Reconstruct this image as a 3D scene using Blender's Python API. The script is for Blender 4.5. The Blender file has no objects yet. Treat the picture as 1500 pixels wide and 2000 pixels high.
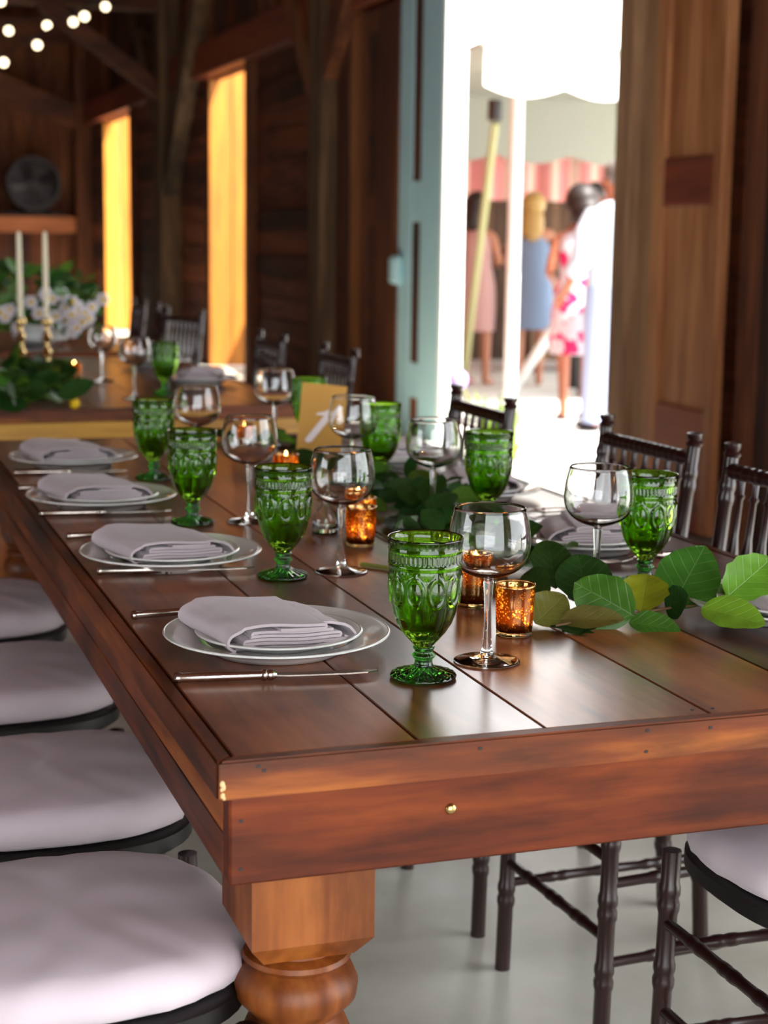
import bpy, bmesh, math, random
from math import pi, sin, cos, sqrt, exp, atan2
from mathutils import Vector, Matrix
S = bpy.context.scene
COL = S.collection
rnd = random.Random(7)

# ------------------------------------------------------------ camera
YAW, PITCH, ROLL, FPX = 0.329177, 0.16485, 0.0138625, 3215.6
cy, sy, cp, sp = cos(YAW), sin(YAW), cos(PITCH), sin(PITCH)
FW = Vector((sy*cp, cy*cp, -sp)); RT = Vector((cy, -sy, 0)); UP = RT.cross(FW)
RT, UP = RT*cos(ROLL)+UP*sin(ROLL), UP*cos(ROLL)-RT*sin(ROLL)
EYE = Vector((0, 0, 1.268))
cd = bpy.data.cameras.new('camera'); cam = bpy.data.objects.new('camera', cd); COL.objects.link(cam)
M = Matrix.Identity(4)
for i in range(3):
    M[i][0], M[i][1], M[i][2], M[i][3] = RT[i], UP[i], -FW[i], EYE[i]
cam.matrix_world = M
cd.sensor_fit = 'HORIZONTAL'; cd.sensor_width = 36.0; cd.lens = 36.0*FPX/1500.0
cd.clip_start = 0.05; cd.clip_end = 200
cd.dof.use_dof = True; cd.dof.focus_distance = 2.0; cd.dof.aperture_fstop = 7.2
S.camera = cam
def at(px, py, z=0.76):                       # point on the level z under a pixel of the 1500x2000 frame
    d = FW*FPX + RT*(px-750) - UP*(py-1000)
    return EYE + d*((z-EYE.z)/d.z)
def aty(px, py, y):
    d = FW*FPX + RT*(px-750) - UP*(py-1000)
    return EYE + d*(y/d.y)

# ------------------------------------------------------------ light
W = bpy.data.worlds.new('world'); S.world = W; W.use_nodes = True
W.node_tree.nodes['Background'].inputs[0].default_value = (0.93, 0.97, 1.0, 1)
W.node_tree.nodes['Background'].inputs[1].default_value = 3.4
sd = bpy.data.lights.new('sun', 'SUN'); sd.energy = 10.0; sd.color = (1.0, 0.94, 0.84); sd.angle = 0.01
sun = bpy.data.objects.new('sun', sd); COL.objects.link(sun); sun.location = (8, -6, 12)
sun.rotation_euler = Vector((0.33, -0.46, 0.82)).to_track_quat('Z', 'Y').to_euler()
S.view_settings.view_transform = 'Standard'; S.view_settings.look = 'None'
S.view_settings.exposure = 0.95; S.view_settings.gamma = 1.0; S.view_settings.use_curve_mapping = False
cyc = S.cycles
cyc.use_denoising = True
cyc.max_bounces = 14; cyc.diffuse_bounces = 4; cyc.glossy_bounces = 5; cyc.transmission_bounces = 12; cyc.transparent_max_bounces = 12
cyc.sample_clamp_indirect = 5.0; cyc.caustics_reflective = False; cyc.caustics_refractive = True; cyc.blur_glossy = 0.5

# ------------------------------------------------------------ materials
def lin(r, g, b):
    f = lambda c: (c/255/12.92) if c/255 <= 0.04045 else ((c/255+0.055)/1.055)**2.4
    return (f(r), f(g), f(b), 1)
def new_mat(name):
    m = bpy.data.materials.new(name); m.use_nodes = True
    nt = m.node_tree; return m, nt, nt.nodes['Principled BSDF']
def plain(name, col, rough=0.5, metal=0.0, coat=0.0, trans=0.0, ior=1.45, sheen=0.0, emit=None, es=0.0, bump=0.0, bscale=200, vary=0.0):
    m, nt, b = new_mat(name)
    b.inputs['Base Color'].default_value = col; b.inputs['Roughness'].default_value = rough
    b.inputs['Metallic'].default_value = metal; b.inputs['Coat Weight'].default_value = coat
    b.inputs['Coat Roughness'].default_value = 0.12
    b.inputs['Transmission Weight'].default_value = trans; b.inputs['IOR'].default_value = ior
    b.inputs['Sheen Weight'].default_value = sheen
    if emit:
        b.inputs['Emission Color'].default_value = emit; b.inputs['Emission Strength'].default_value = es
    if bump or vary:
        g = nt.nodes.new('ShaderNodeNewGeometry')
        n = nt.nodes.new('ShaderNodeTexNoise'); n.inputs['Scale'].default_value = bscale; n.inputs['Detail'].default_value = 4
        nt.links.new(g.outputs['Position'], n.inputs['Vector'])
        if bump:
            bp = nt.nodes.new('ShaderNodeBump'); bp.inputs['Strength'].default_value = bump; bp.inputs['Distance'].default_value = 0.004
            nt.links.new(n.outputs['Fac'], bp.inputs['Height']); nt.links.new(bp.outputs['Normal'], b.inputs['Normal'])
        if vary:
            r = nt.nodes.new('ShaderNodeMix'); r.data_type = 'RGBA'
            r.inputs[6].default_value = tuple(c*(1-vary) for c in col[:3])+(1,); r.inputs[7].default_value = tuple(min(1, c*(1+vary)) for c in col[:3])+(1,)
            nt.links.new(n.outputs['Fac'], r.inputs[0]); nt.links.new(r.outputs[2], b.inputs['Base Color'])
    return m
def wood(name, dark, mid, light, axis='Y', rough=0.5, coat=0.0, grain=1.0, bump=0.15, wear=0.0, rand=0.35, coatr=0.15, spec=0.5, stain=0.0):
    m, nt, b = new_mat(name); N = nt.nodes.new; L = nt.links.new
    b.inputs['Specular IOR Level'].default_value = spec
    g = N('ShaderNodeNewGeometry'); oi = N('ShaderNodeObjectInfo')
    sc = N('ShaderNodeVectorMath'); sc.operation = 'MULTIPLY'
    k = {'X': (1.2, 14, 14), 'Y': (14, 1.2, 14), 'Z': (14, 14, 1.2)}[axis]
    sc.inputs[1].default_value = tuple(v*grain for v in k)
    off = N('ShaderNodeVectorMath'); off.operation = 'SCALE'; off.inputs[0].default_value = (31, 17, 23)
    L(oi.outputs['Random'], off.inputs['Scale'])
    ad = N('ShaderNodeVectorMath'); ad.operation = 'ADD'
    L(g.outputs['Position'], sc.inputs[0]); L(sc.outputs[0], ad.inputs[0]); L(off.outputs[0], ad.inputs[1])
    n1 = N('ShaderNodeTexNoise'); n1.inputs['Scale'].default_value = 1.0; n1.inputs['Detail'].default_value = 8; n1.inputs['Roughness'].default_value = 0.62; n1.inputs['Distortion'].default_value = 0.6
    L(ad.outputs[0], n1.inputs['Vector'])
    fine = N('ShaderNodeVectorMath'); fine.operation = 'MULTIPLY'; fine.inputs[1].default_value = (5, 5, 5)
    L(ad.outputs[0], fine.inputs[0])
    n2 = N('ShaderNodeTexNoise'); n2.inputs['Scale'].default_value = 1.0; n2.inputs['Detail'].default_value = 4
    L(fine.outputs[0], n2.inputs['Vector'])
    n3 = N('ShaderNodeTexNoise'); n3.inputs['Scale'].default_value = 0.22; n3.inputs['Detail'].default_value = 3
    L(ad.outputs[0], n3.inputs['Vector'])
    mx = N('ShaderNodeMath'); mx.operation = 'MULTIPLY_ADD'; mx.inputs[1].default_value = 0.35; L(n2.outputs['Fac'], mx.inputs[0])
    a1 = N('ShaderNodeMath'); a1.operation = 'MULTIPLY'; a1.inputs[1].default_value = 0.65; L(n1.outputs['Fac'], a1.inputs[0]); L(a1.outputs[0], mx.inputs[2])
    md = N('ShaderNodeMath'); md.operation = 'MULTIPLY_ADD'; md.inputs[1].default_value = 0.45; L(n3.outputs['Fac'], md.inputs[0]); L(mx.outputs[0], md.inputs[2])
    rs = N('ShaderNodeMath'); rs.operation = 'MULTIPLY_ADD'; rs.inputs[1].default_value = rand*0.5; L(oi.outputs['Random'], rs.inputs[0]); L(md.outputs[0], rs.inputs[2])
    cr = N('ShaderNodeValToRGB'); e = cr.color_ramp.elements
    e[0].position = 0.58+rand*.12; e[0].color = dark; e[1].position = 0.93+rand*.3; e[1].color = light
    x = e.new(0.745+rand*.2); x.color = mid
    L(rs.outputs[0], cr.inputs[0]); L(cr.outputs[0], b.inputs['Base Color'])
    if stain:
        s2 = N('ShaderNodeVectorMath'); s2.operation = 'MULTIPLY'; s2.inputs[1].default_value = {'X': (4, 13, 13), 'Y': (9, 4, 9), 'Z': (9, 9, 4)}[axis]
        L(g.outputs['Position'], s2.inputs[0]); n4 = N('ShaderNodeTexNoise'); n4.inputs['Scale'].default_value = 1.0; n4.inputs['Detail'].default_value = 5; n4.inputs['Roughness'].default_value = .6
        L(s2.outputs[0], n4.inputs['Vector']); m4 = N('ShaderNodeMapRange'); m4.inputs[1].default_value = .36; m4.inputs[2].default_value = .56; m4.inputs[3].default_value = 1-stain; m4.inputs[4].default_value = 1.0
        L(n4.outputs['Fac'], m4.inputs[0]); mm = N('ShaderNodeVectorMath'); mm.operation = 'SCALE'; L(cr.outputs[0], mm.inputs[0]); L(m4.outputs[0], mm.inputs['Scale']); L(mm.outputs[0], b.inputs['Base Color'])
    b.inputs['Roughness'].default_value = rough; b.inputs['Coat Weight'].default_value = coat; b.inputs['Coat Roughness'].default_value = coatr
    if wear:
        mr = N('ShaderNodeMapRange'); mr.inputs[1].default_value = 0.35; mr.inputs[2].default_value = 0.7; mr.inputs[3].default_value = rough-wear; mr.inputs[4].default_value = rough+wear
        L(n3.outputs['Fac'], mr.inputs[0]); L(mr.outputs[0], b.inputs['Roughness'])
    bp = N('ShaderNodeBump'); bp.inputs['Strength'].default_value = bump; bp.inputs['Distance'].default_value = 0.002
    L(mx.outputs[0], bp.inputs['Height']); L(bp.outputs['Normal'], b.inputs['Normal'])
    return m
def table_wood(nm, axis): return wood(nm, lin(40, 17, 6), lin(110, 50, 15), lin(164, 92, 32), axis, 0.46, 0.0, 1.0, 0.12, 0.08, 0.3, 0.22, spec=.3, stain=.55)
M_TOP = wood('varnished_top', lin(50, 24, 13), lin(106, 52, 26), lin(156, 88, 46), 'Y', 0.38, 0.5, 0.7, 0.22, 0.10, 0.35, 0.22, stain=.45)
M_TX = table_wood('varnished_brown_x', 'X'); M_TY = table_wood('varnished_brown_y', 'Y')
M_APRON = wood('red_brown_apron', lin(38, 13, 5), lin(100, 40, 12), lin(138, 66, 20), 'X', .5, 0, .9, .12, .08, .3, .25, spec=.22, stain=.5)
M_TZ = wood('varnished_leg', lin(60, 26, 8), lin(116, 58, 19), lin(154, 88, 36), 'Z', 0.45, 0.0, 0.9, 0.1, 0.08, 0.3, 0.22, spec=.3, stain=.45)
M_GOLD_X = wood('golden_apron', lin(120, 78, 14), lin(168, 118, 30), lin(200, 150, 50), 'X', 0.45, 0.1)
M_BARN_Y = wood('barn_board_y', lin(34, 13, 7), lin(84, 38, 18), lin(128, 66, 34), 'Y', 0.75, 0, 0.5, 0.4, 0, 0.55)
M_BARN_Z = wood('barn_board_z', lin(36, 15, 8), lin(92, 46, 22), lin(132, 76, 40), 'Z', 0.75, 0, 0.5, 0.4, 0, 0.55)
M_BARN_X = wood('barn_beam_x', lin(34, 15, 8), lin(84, 42, 20), lin(120, 66, 34), 'X', 0.75, 0, 0.5, 0.4, 0, 0.4)
M_POST = wood('grey_brown_post', lin(44, 28, 16), lin(92, 66, 42), lin(138, 104, 72), 'Z', 0.8, 0, 0.6, 0.5, 0, 0.3)
M_JAMB = wood('light_jamb', lin(96, 66, 44), lin(156, 116, 82), lin(190, 152, 116), 'Z', 0.75, 0, 0.6, 0.4, 0, 0.3)
M_LEAF_DOOR = wood('panel_door_wood', lin(96, 48, 24), lin(152, 92, 52), lin(190, 130, 82), 'Z', 0.6, 0, 0.5, 0.3, 0, 0.4)
M_RAIL = wood('reddish_rail', lin(92, 36, 18), lin(132, 60, 34), lin(150, 80, 48), 'Y', 0.6, 0, 0.5, 0.3, 0, 0.2)
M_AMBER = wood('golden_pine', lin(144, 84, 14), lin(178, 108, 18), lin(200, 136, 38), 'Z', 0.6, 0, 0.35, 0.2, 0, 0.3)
M_FENCE = wood('weathered_fence', lin(50, 34, 22), lin(88, 62, 40), lin(112, 84, 58), 'Z', 0.8, 0, 0.6, 0.3, 0, 0.5)
M_TEAL = plain('teal_paint', lin(180, 218, 226), 0.5, vary=0.08, bscale=6, bump=0.2)
M_WHITE = plain('white_paint', lin(235, 240, 238), 0.5, vary=0.03, bscale=8)
M_BLACK = plain('black_iron', lin(22, 20, 20), 0.5)
M_FAN = plain('dark_grey_steel', lin(62, 58, 58), 0.45, metal=0.5)
M_CHAIR = plain('dark_mahogany', lin(38, 15, 14), 0.3, coat=0.25, vary=0.2, bscale=9)
M_SEAT = plain('black_seat', lin(16, 13, 13), 0.45)
M_CLOTH = plain('white_cotton', lin(206, 192, 200), 0.9, sheen=0.2, bump=0.08, bscale=900)
M_NAPKIN = plain('mauve_grey_linen', lin(184, 171, 176), 0.9, sheen=0.25, bump=0.15, bscale=1400, vary=0.04)
M_CHINA = plain('white_china', lin(222, 222, 218), 0.12, coat=0.6)
M_SILVER = plain('silver_cutlery', lin(190, 178, 168), 0.22, metal=1.0, bump=0.05, bscale=300)
M_GREEN = plain('green_glass', (0.26, 0.55, 0.03, 1), 0.015, trans=1.0, ior=1.52)
M_GREEND = plain('deep_green_glass', (0.03, 0.20, 0.015, 1), 0.02, trans=1.0, ior=1.52)
M_GLASS = plain('clear_glass', (1, 1, 1, 1), 0.0, trans=1.0, ior=1.45)
M_WAX = plain('white_wax', lin(250, 240, 215), 0.5)
M_TAPER = plain('ivory_taper', lin(228, 220, 190), 0.45)
M_BRASS = plain('brass', lin(196, 166, 110), 0.25, metal=1.0)
M_GOLDCARD = plain('gold_card', lin(176, 128, 46), 0.5, metal=0.15, vary=0.05, bscale=20)
M_CARDWHITE = plain('card_white', lin(226, 214, 214), 0.6)
M_FLAME = plain('flame', (1, 0.5, 0.12, 1), 1, emit=(1, 0.52, 0.14, 1), es=38)
M_WICK = plain('wick', lin(30, 24, 20), 0.9)
M_BULB = plain('warm_bulb', (1, 0.9, 0.7, 1), 1, emit=(1, 0.80, 0.50, 1), es=3.2)
M_STEM = plain('woody_stem', lin(104, 78, 50), 0.7)
M_GSTEM = plain('green_stem', lin(120, 124, 52), 0.6)
M_PETAL = plain('white_petal', lin(226, 222, 230), 0.7)
M_YELLOW = plain('yellow_petal_glint', lin(240, 200, 20), 0.6)  # flower centres, and the painted glint on the second table
M_PURPLE = plain('purple_petal', lin(190, 150, 235), 0.6)
M_CHIP = plain('bare_wood_chip', lin(206, 180, 130), 0.8)
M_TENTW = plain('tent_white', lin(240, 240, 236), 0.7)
M_TENTG = plain('tent_shade', lin(150, 150, 138), 0.8)  # grey carries the shade of the white tent's underside and far valance
M_STRAP = plain('olive_strap', lin(164, 164, 118), 0.8)
M_STRAPG = plain('green_canvas', lin(140, 150, 96), 0.8)
def mat_concrete(name, a, b_, rough):
    m, nt, b = new_mat(name); N = nt.nodes.new; L = nt.links.new
    g = N('ShaderNodeNewGeometry'); n = N('ShaderNodeTexNoise'); n.inputs['Scale'].default_value = 2.2; n.inputs['Detail'].default_value = 9
    L(g.outputs['Position'], n.inputs['Vector'])
    cr = N('ShaderNodeValToRGB'); e = cr.color_ramp.elements; e[0].position = .35; e[0].color = a; e[1].position = .65; e[1].color = b_
    L(n.outputs['Fac'], cr.inputs[0]); L(cr.outputs[0], b.inputs['Base Color']); b.inputs['Roughness'].default_value = rough
    n2 = N('ShaderNodeTexNoise'); n2.inputs['Scale'].default_value = 40; n2.inputs['Detail'].default_value = 5; L(g.outputs['Position'], n2.inputs['Vector'])
    bp = N('ShaderNodeBump'); bp.inputs['Strength'].default_value = .15; bp.inputs['Distance'].default_value = .004; L(n2.outputs['Fac'], bp.inputs['Height']); L(bp.outputs['Normal'], b.inputs['Normal'])
    return m
M_FLOOR = mat_concrete('polished_concrete', lin(168, 166, 152), lin(206, 204, 192), 0.45)
M_PAVE = mat_concrete('pale_paving', lin(196, 196, 192), lin(226, 226, 222), 0.8)
def mat_leaf(name, base, vein, back, rough=.36, spec=.35):
    m, nt, b = new_mat(name); N = nt.nodes.new; L = nt.links.new
    uv = N('ShaderNodeUVMap'); uv.uv_map = 'UVMap'
    sep = N('ShaderNodeSeparateXYZ'); L(uv.outputs[0], sep.inputs[0])
    # side veins: stripes of (v - |u| * slope)
    ab = N('ShaderNodeMath'); ab.operation = 'ABSOLUTE'; L(sep.outputs[0], ab.inputs[0])
    ml = N('ShaderNodeMath'); ml.operation = 'MULTIPLY_ADD'; ml.inputs[1].default_value = -0.33; L(ab.outputs[0], ml.inputs[0]); L(sep.outputs[1], ml.inputs[2])
    s = N('ShaderNodeMath'); s.operation = 'MULTIPLY'; s.inputs[1].default_value = 38.0; L(ml.outputs[0], s.inputs[0])
    sn = N('ShaderNodeMath'); sn.operation = 'SINE'; L(s.outputs[0], sn.inputs[0])
    mr = N('ShaderNodeMapRange'); mr.inputs[1].default_value = 0.90; mr.inputs[2].default_value = 1.0; L(sn.outputs[0], mr.inputs[0])
    mid = N('ShaderNodeMapRange'); mid.inputs[1].default_value = 0.035; mid.inputs[2].default_value = 0.0; L(ab.outputs[0], mid.inputs[0])
    mx = N('ShaderNodeMath'); mx.operation = 'MAXIMUM'; L(mr.outputs[0], mx.inputs[0]); L(mid.outputs[0], mx.inputs[1])
    half = N('ShaderNodeMath'); half.operation = 'MULTIPLY'; half.inputs[1].default_value = 0.2; L(mx.outputs[0], half.inputs[0])
    oi = N('ShaderNodeObjectInfo'); g = N('ShaderNodeNewGeometry')
    no = N('ShaderNodeTexNoise'); no.inputs['Scale'].default_value = 35; L(g.outputs['Position'], no.inputs['Vector'])
    hs = N('ShaderNodeHueSaturation'); hs.inputs['Color'].default_value = base
    vv = N('ShaderNodeMapRange'); vv.inputs[3].default_value = 0.65; vv.inputs[4].default_value = 1.35; L(no.outputs['Fac'], vv.inputs[0]); L(vv.outputs[0], hs.inputs['Value'])
    hh = N('ShaderNodeMapRange'); hh.inputs[3].default_value = 0.48; hh.inputs[4].default_value = 0.525; L(oi.outputs['Random'], hh.inputs[0]); L(hh.outputs[0], hs.inputs['Hue'])
    c = N('ShaderNodeMix'); c.data_type = 'RGBA'; L(half.outputs[0], c.inputs[0]); L(hs.outputs[0], c.inputs[6]); c.inputs[7].default_value = vein
    c2 = N('ShaderNodeMix'); c2.data_type = 'RGBA'; L(g.outputs['Backfacing'], c2.inputs[0]); L(c.outputs[2], c2.inputs[6]); c2.inputs[7].default_value = back
    L(c2.outputs[2], b.inputs['Base Color']); b.inputs['Roughness'].default_value = rough; b.inputs['Specular IOR Level'].default_value = spec
    bp = N('ShaderNodeBump'); bp.inputs['Strength'].default_value = 0.35; bp.inputs['Distance'].default_value = 0.002; bp.invert = True
    L(mx.outputs[0], bp.inputs['Height']); L(bp.outputs['Normal'], b.inputs['Normal'])
    tr = N('ShaderNodeBsdfTranslucent'); L(c2.outputs[2], tr.inputs[0])
    ms = N('ShaderNodeMixShader'); ms.inputs[0].default_value = 0.35; L(b.outputs[0], ms.inputs[1]); L(tr.outputs[0], ms.inputs[2])
    L(ms.outputs[0], nt.nodes['Material Output'].inputs[0])
    return m
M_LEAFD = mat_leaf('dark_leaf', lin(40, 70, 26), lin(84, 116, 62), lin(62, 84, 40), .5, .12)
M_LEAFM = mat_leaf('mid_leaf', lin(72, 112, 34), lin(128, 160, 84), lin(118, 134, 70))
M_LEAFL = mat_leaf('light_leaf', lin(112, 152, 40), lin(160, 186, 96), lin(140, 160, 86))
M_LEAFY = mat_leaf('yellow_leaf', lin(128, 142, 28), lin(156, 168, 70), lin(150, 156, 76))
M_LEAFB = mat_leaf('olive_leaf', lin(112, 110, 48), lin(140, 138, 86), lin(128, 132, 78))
def mat_mercury():
    m, nt, b = new_mat('mercury_glass'); N = nt.nodes.new; L = nt.links.new
    tc = N('ShaderNodeTexCoord')
    v = N('ShaderNodeTexVoronoi'); v.inputs['Scale'].default_value = 300; v.feature = 'F1'; L(tc.outputs['Object'], v.inputs['Vector'])
    n = N('ShaderNodeTexNoise'); n.inputs['Scale'].default_value = 60; L(tc.outputs['Object'], n.inputs['Vector'])
    a = N('ShaderNodeMath'); a.operation = 'MULTIPLY_ADD'; a.inputs[1].default_value = -0.9; L(n.outputs['Fac'], a.inputs[0]); L(v.outputs['Distance'], a.inputs[2])
    mr = N('ShaderNodeMapRange'); mr.inputs[1].default_value = -0.10; mr.inputs[2].default_value = -0.20; L(a.outputs[0], mr.inputs[0])
    t1 = N('ShaderNodeBsdfTranslucent'); t1.inputs[0].default_value = (0.34, 0.13, 0.02, 1)
    gl = N('ShaderNodeBsdfGlossy'); gl.inputs[0].default_value = (0.60, 0.34, 0.14, 1); gl.inputs['Roughness'].default_value = 0.12
    m1 = N('ShaderNodeMixShader'); m1.inputs[0].default_value = 0.55; L(t1.outputs[0], m1.inputs[1]); L(gl.outputs[0], m1.inputs[2])
    t2 = N('ShaderNodeBsdfTranslucent'); t2.inputs[0].default_value = (1, 0.74, 0.25, 1)
    tp = N('ShaderNodeBsdfTransparent'); tp.inputs[0].default_value = (1, 0.7, 0.3, 1)
    m2 = N('ShaderNodeMixShader'); m2.inputs[0].default_value = 0.25; L(t2.outputs[0], m2.inputs[1]); L(tp.outputs[0], m2.inputs[2])
    m3 = N('ShaderNodeMixShader'); L(mr.outputs[0], m3.inputs[0]); L(m1.outputs[0], m3.inputs[1]); L(m2.outputs[0], m3.inputs[2])
    L(m3.outputs[0], nt.nodes['Material Output'].inputs[0])
    return m
M_MERC = mat_mercury()
M_AMBERGLASS = plain('amber_glass', (1, 0.62, 0.22, 1), 0.02, trans=1.0)
def mat_stripes(name, a, b_, axis, freq, width=0.5):
    m, nt, b = new_mat(name); N = nt.nodes.new; L = nt.links.new
    g = N('ShaderNodeNewGeometry'); s = N('ShaderNodeSeparateXYZ'); L(g.outputs['Position'], s.inputs[0])
    q = N('ShaderNodeMath'); q.operation = 'MULTIPLY'; q.inputs[1].default_value = freq; L(s.outputs[axis], q.inputs[0])
    f = N('ShaderNodeMath'); f.operation = 'FRACT'; L(q.outputs[0], f.inputs[0])
    c = N('ShaderNodeMath'); c.operation = 'GREATER_THAN'; c.inputs[1].default_value = width; L(f.outputs[0], c.inputs[0])
    x = N('ShaderNodeMix'); x.data_type = 'RGBA'; L(c.outputs[0], x.inputs[0]); x.inputs[6].default_value = a; x.inputs[7].default_value = b_
    L(x.outputs[2], b.inputs['Base Color']); b.inputs['Roughness'].default_value = 0.8
    return m
M_STRIPE = mat_stripes('pink_stripes', lin(208, 128, 122), lin(214, 178, 160), 0, 4.2, 0.6)
M_ROOFSTRIPE = mat_stripes('faint_roof_stripes', lin(245, 225, 215), lin(242, 244, 240), 0, 6.0, 0.5)
def mat_floral():
    m, nt, b = new_mat('floral_cotton'); N = nt.nodes.new; L = nt.links.new
    g = N('ShaderNodeNewGeometry'); n = N('ShaderNodeTexNoise'); n.inputs['Scale'].default_value = 13; n.inputs['Detail'].default_value = 1; L(g.outputs['Position'], n.inputs['Vector'])
    c = N('ShaderNodeValToRGB'); c.color_ramp.interpolation = 'CONSTANT'; e = c.color_ramp.elements
    e[0].position = 0; e[0].color = lin(206, 30, 96); e[1].position = 0.47; e[1].color = lin(200, 190, 198)
    L(n.outputs['Fac'], c.inputs[0]); L(c.outputs[0], b.inputs['Base Color']); b.inputs['Roughness'].default_value = 0.9
    return m
M_FLORAL = mat_floral()
M_PINKDRESS = plain('pink_lace', lin(180, 140, 136), 0.9, vary=0.1, bscale=60)
M_BLUEDRESS = plain('slate_blue_cotton', lin(116, 134, 162), 0.9)
M_SHIRT = plain('white_shirt', lin(178, 186, 198), 0.9)
M_TROUSER = plain('pale_trousers', lin(150, 160, 190), 0.9)
M_SKIN1 = plain('warm_skin', lin(160, 98, 72), 0.55); M_SKIN2 = plain('light_skin', lin(172, 116, 90), 0.55); M_SKIN3 = plain('brown_skin', lin(120, 72, 54), 0.55)
M_HAIRD = plain('dark_hair', lin(30, 18, 16), 0.5); M_HAIRB = plain('blonde_hair', lin(168, 134, 76), 0.5); M_HAIRG = plain('grey_hair', lin(96, 88, 84), 0.5)
M_SHOE = plain('dark_shoe', lin(34, 28, 34), 0.4)

# ------------------------------------------------------------ mesh helpers
class MB:
    def __init__(s): s.v = []; s.f = []; s.uv = None
    def box(s, a, b, bev=0.0):
        x0, y0, z0 = a; x1, y1, z1 = b
        if bev <= 0:
            o = len(s.v); s.v += [(x0,y0,z0),(x1,y0,z0),(x1,y1,z0),(x0,y1,z0),(x0,y0,z1),(x1,y0,z1),(x1,y1,z1),(x0,y1,z1)]
            s.f += [tuple(o+i for i in q) for q in ((3,2,1,0),(4,5,6,7),(0,1,5,4),(1,2,6,5),(2,3,7,6),(3,0,4,7))]
            return s
        bm = bmesh.new(); bmesh.ops.create_cube(bm, size=1.0)
        for v in bm.verts:
            v.co = Vector(((x0+x1)/2+v.co.x*(x1-x0), (y0+y1)/2+v.co.y*(y1-y0), (z0+z1)/2+v.co.z*(z1-z0)))
        bmesh.ops.bevel(bm, geom=bm.edges[:], offset=bev, segments=1, affect='EDGES')
        s.bm(bm); return s
    def bm(s, bm):
        o = len(s.v); bm.verts.index_update()
        s.v += [tuple(v.co) for v in bm.verts]; s.f += [tuple(o+v.index for v in f.verts) for f in bm.faces]; bm.free()
    def prism(s, pts, d):                       # closed outline (list of 3D points), extruded by vector d
        o = len(s.v); n = len(pts); d = Vector(d)
        s.v += [tuple(p) for p in pts] + [tuple(Vector(p)+d) for p in pts]
        s.f += [tuple(range(o+n-1, o-1, -1)), tuple(range(o+n, o+2*n))]
        s.f += [(o+i, o+(i+1) % n, o+n+(i+1) % n, o+n+i) for i in range(n)]
        return s
    def lathe(s, prof, n=24, c=(0,0,0), mod=None, close=False):
        o = len(s.v); m = len(prof)
        for r, z in prof:
            for i in range(n):
                t = 2*pi*i/n; rr = mod(r, z, t) if mod else r
                s.v.append((c[0]+rr*cos(t), c[1]+rr*sin(t), c[2]+z))
        for j in range(m-1 if not close else m):
            k = (j+1) % m
            for i in range(n):
                s.f.append((o+j*n+i, o+j*n+(i+1) % n, o+k*n+(i+1) % n, o+k*n+i))
        if not close:
            if prof[0][0] > 1e-6: s.f.append(tuple(o+i for i in range(n-1, -1, -1)))
            if prof[-1][0] > 1e-6: s.f.append(tuple(o+(m-1)*n+i for i in range(n)))
        return s
    def tube(s, path, r, n=8, caps=True):
        path = [Vector(p) for p in path]; o = len(s.v); m = len(path)
        rs = r if isinstance(r, (list, tuple)) else [r]*m
        ref = Vector((0, 0, 1)) if abs((path[-1]-path[0]).normalized().z) < 0.9 else Vector((1, 0, 0))
        for j, p in enumerate(path):
            t = (path[min(j+1, m-1)]-path[max(j-1, 0)]).normalized()
            a = t.cross(ref).normalized(); b = a.cross(t)
            for i in range(n):
                q = p + (a*cos(2*pi*i/n) + b*sin(2*pi*i/n))*rs[j]; s.v.append(tuple(q))
        for j in range(m-1):
            for i in range(n):
                s.f.append((o+j*n+i, o+j*n+(i+1) % n, o+(j+1)*n+(i+1) % n, o+(j+1)*n+i))
        if caps: s.f += [tuple(o+i for i in range(n-1, -1, -1)), tuple(o+(m-1)*n+i for i in range(n))]
        return s
    def ball(s, c, r, nu=10, nv=7, sc=(1,1,1)):
        o = len(s.v)
        for j in range(nv+1):
            a = pi*j/nv
            for i in range(nu):
                t = 2*pi*i/nu; s.v.append((c[0]+r*sc[0]*sin(a)*cos(t), c[1]+r*sc[1]*sin(a)*sin(t), c[2]-r*sc[2]*cos(a)))
        for j in range(nv):
            for i in range(nu):
                s.f.append((o+j*nu+i, o+j*nu+(i+1) % nu, o+(j+1)*nu+(i+1) % nu, o+(j+1)*nu+i))
        return s
def tags(o, label=None, cat=None, group=None, kind=None):
    if label: o['label'] = label
    if cat: o['category'] = cat
    if group: o['group'] = group
    if kind: o['kind'] = kind
    return o
def obj(name, mb, mat, parent=None, smooth=False, weld=True, label=None):
    me = bpy.data.meshes.new(name); me.from_pydata(mb.v, [], mb.f)
    bm = bmesh.new(); bm.from_mesh(me)
    if weld: bmesh.ops.remove_doubles(bm, verts=bm.verts[:], dist=1e-6)
    bmesh.ops.recalc_face_normals(bm, faces=bm.faces[:]); bm.to_mesh(me); bm.free()
    me.materials.append(mat)
    if smooth:
        me.polygons.foreach_set('use_smooth', [True]*len(me.polygons))
        if smooth != 'all': me.set_sharp_from_angle(angle=math.radians(smooth if smooth > 1 else 38))
    o = bpy.data.objects.new(name, me); COL.objects.link(o); o.parent = parent
    if label: o['label'] = label
    return o
def thing(name, label, cat, loc=(0,0,0), rz=0, group=None):
    o = bpy.data.objects.new(name, None); COL.objects.link(o); o.location = loc; o.rotation_euler = (0, 0, rz); o.empty_display_size = .05
    return tags(o, label, cat, group)
def struct(name, parent=None, label=None):
    o = bpy.data.objects.new(name, None); COL.objects.link(o); o.parent = parent
    return tags(o, label=label, kind='structure')
def structm(name, mb, mat, label=None):
    return tags(obj(name, mb, mat), label=label, kind='structure')
KIDS = {}
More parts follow.
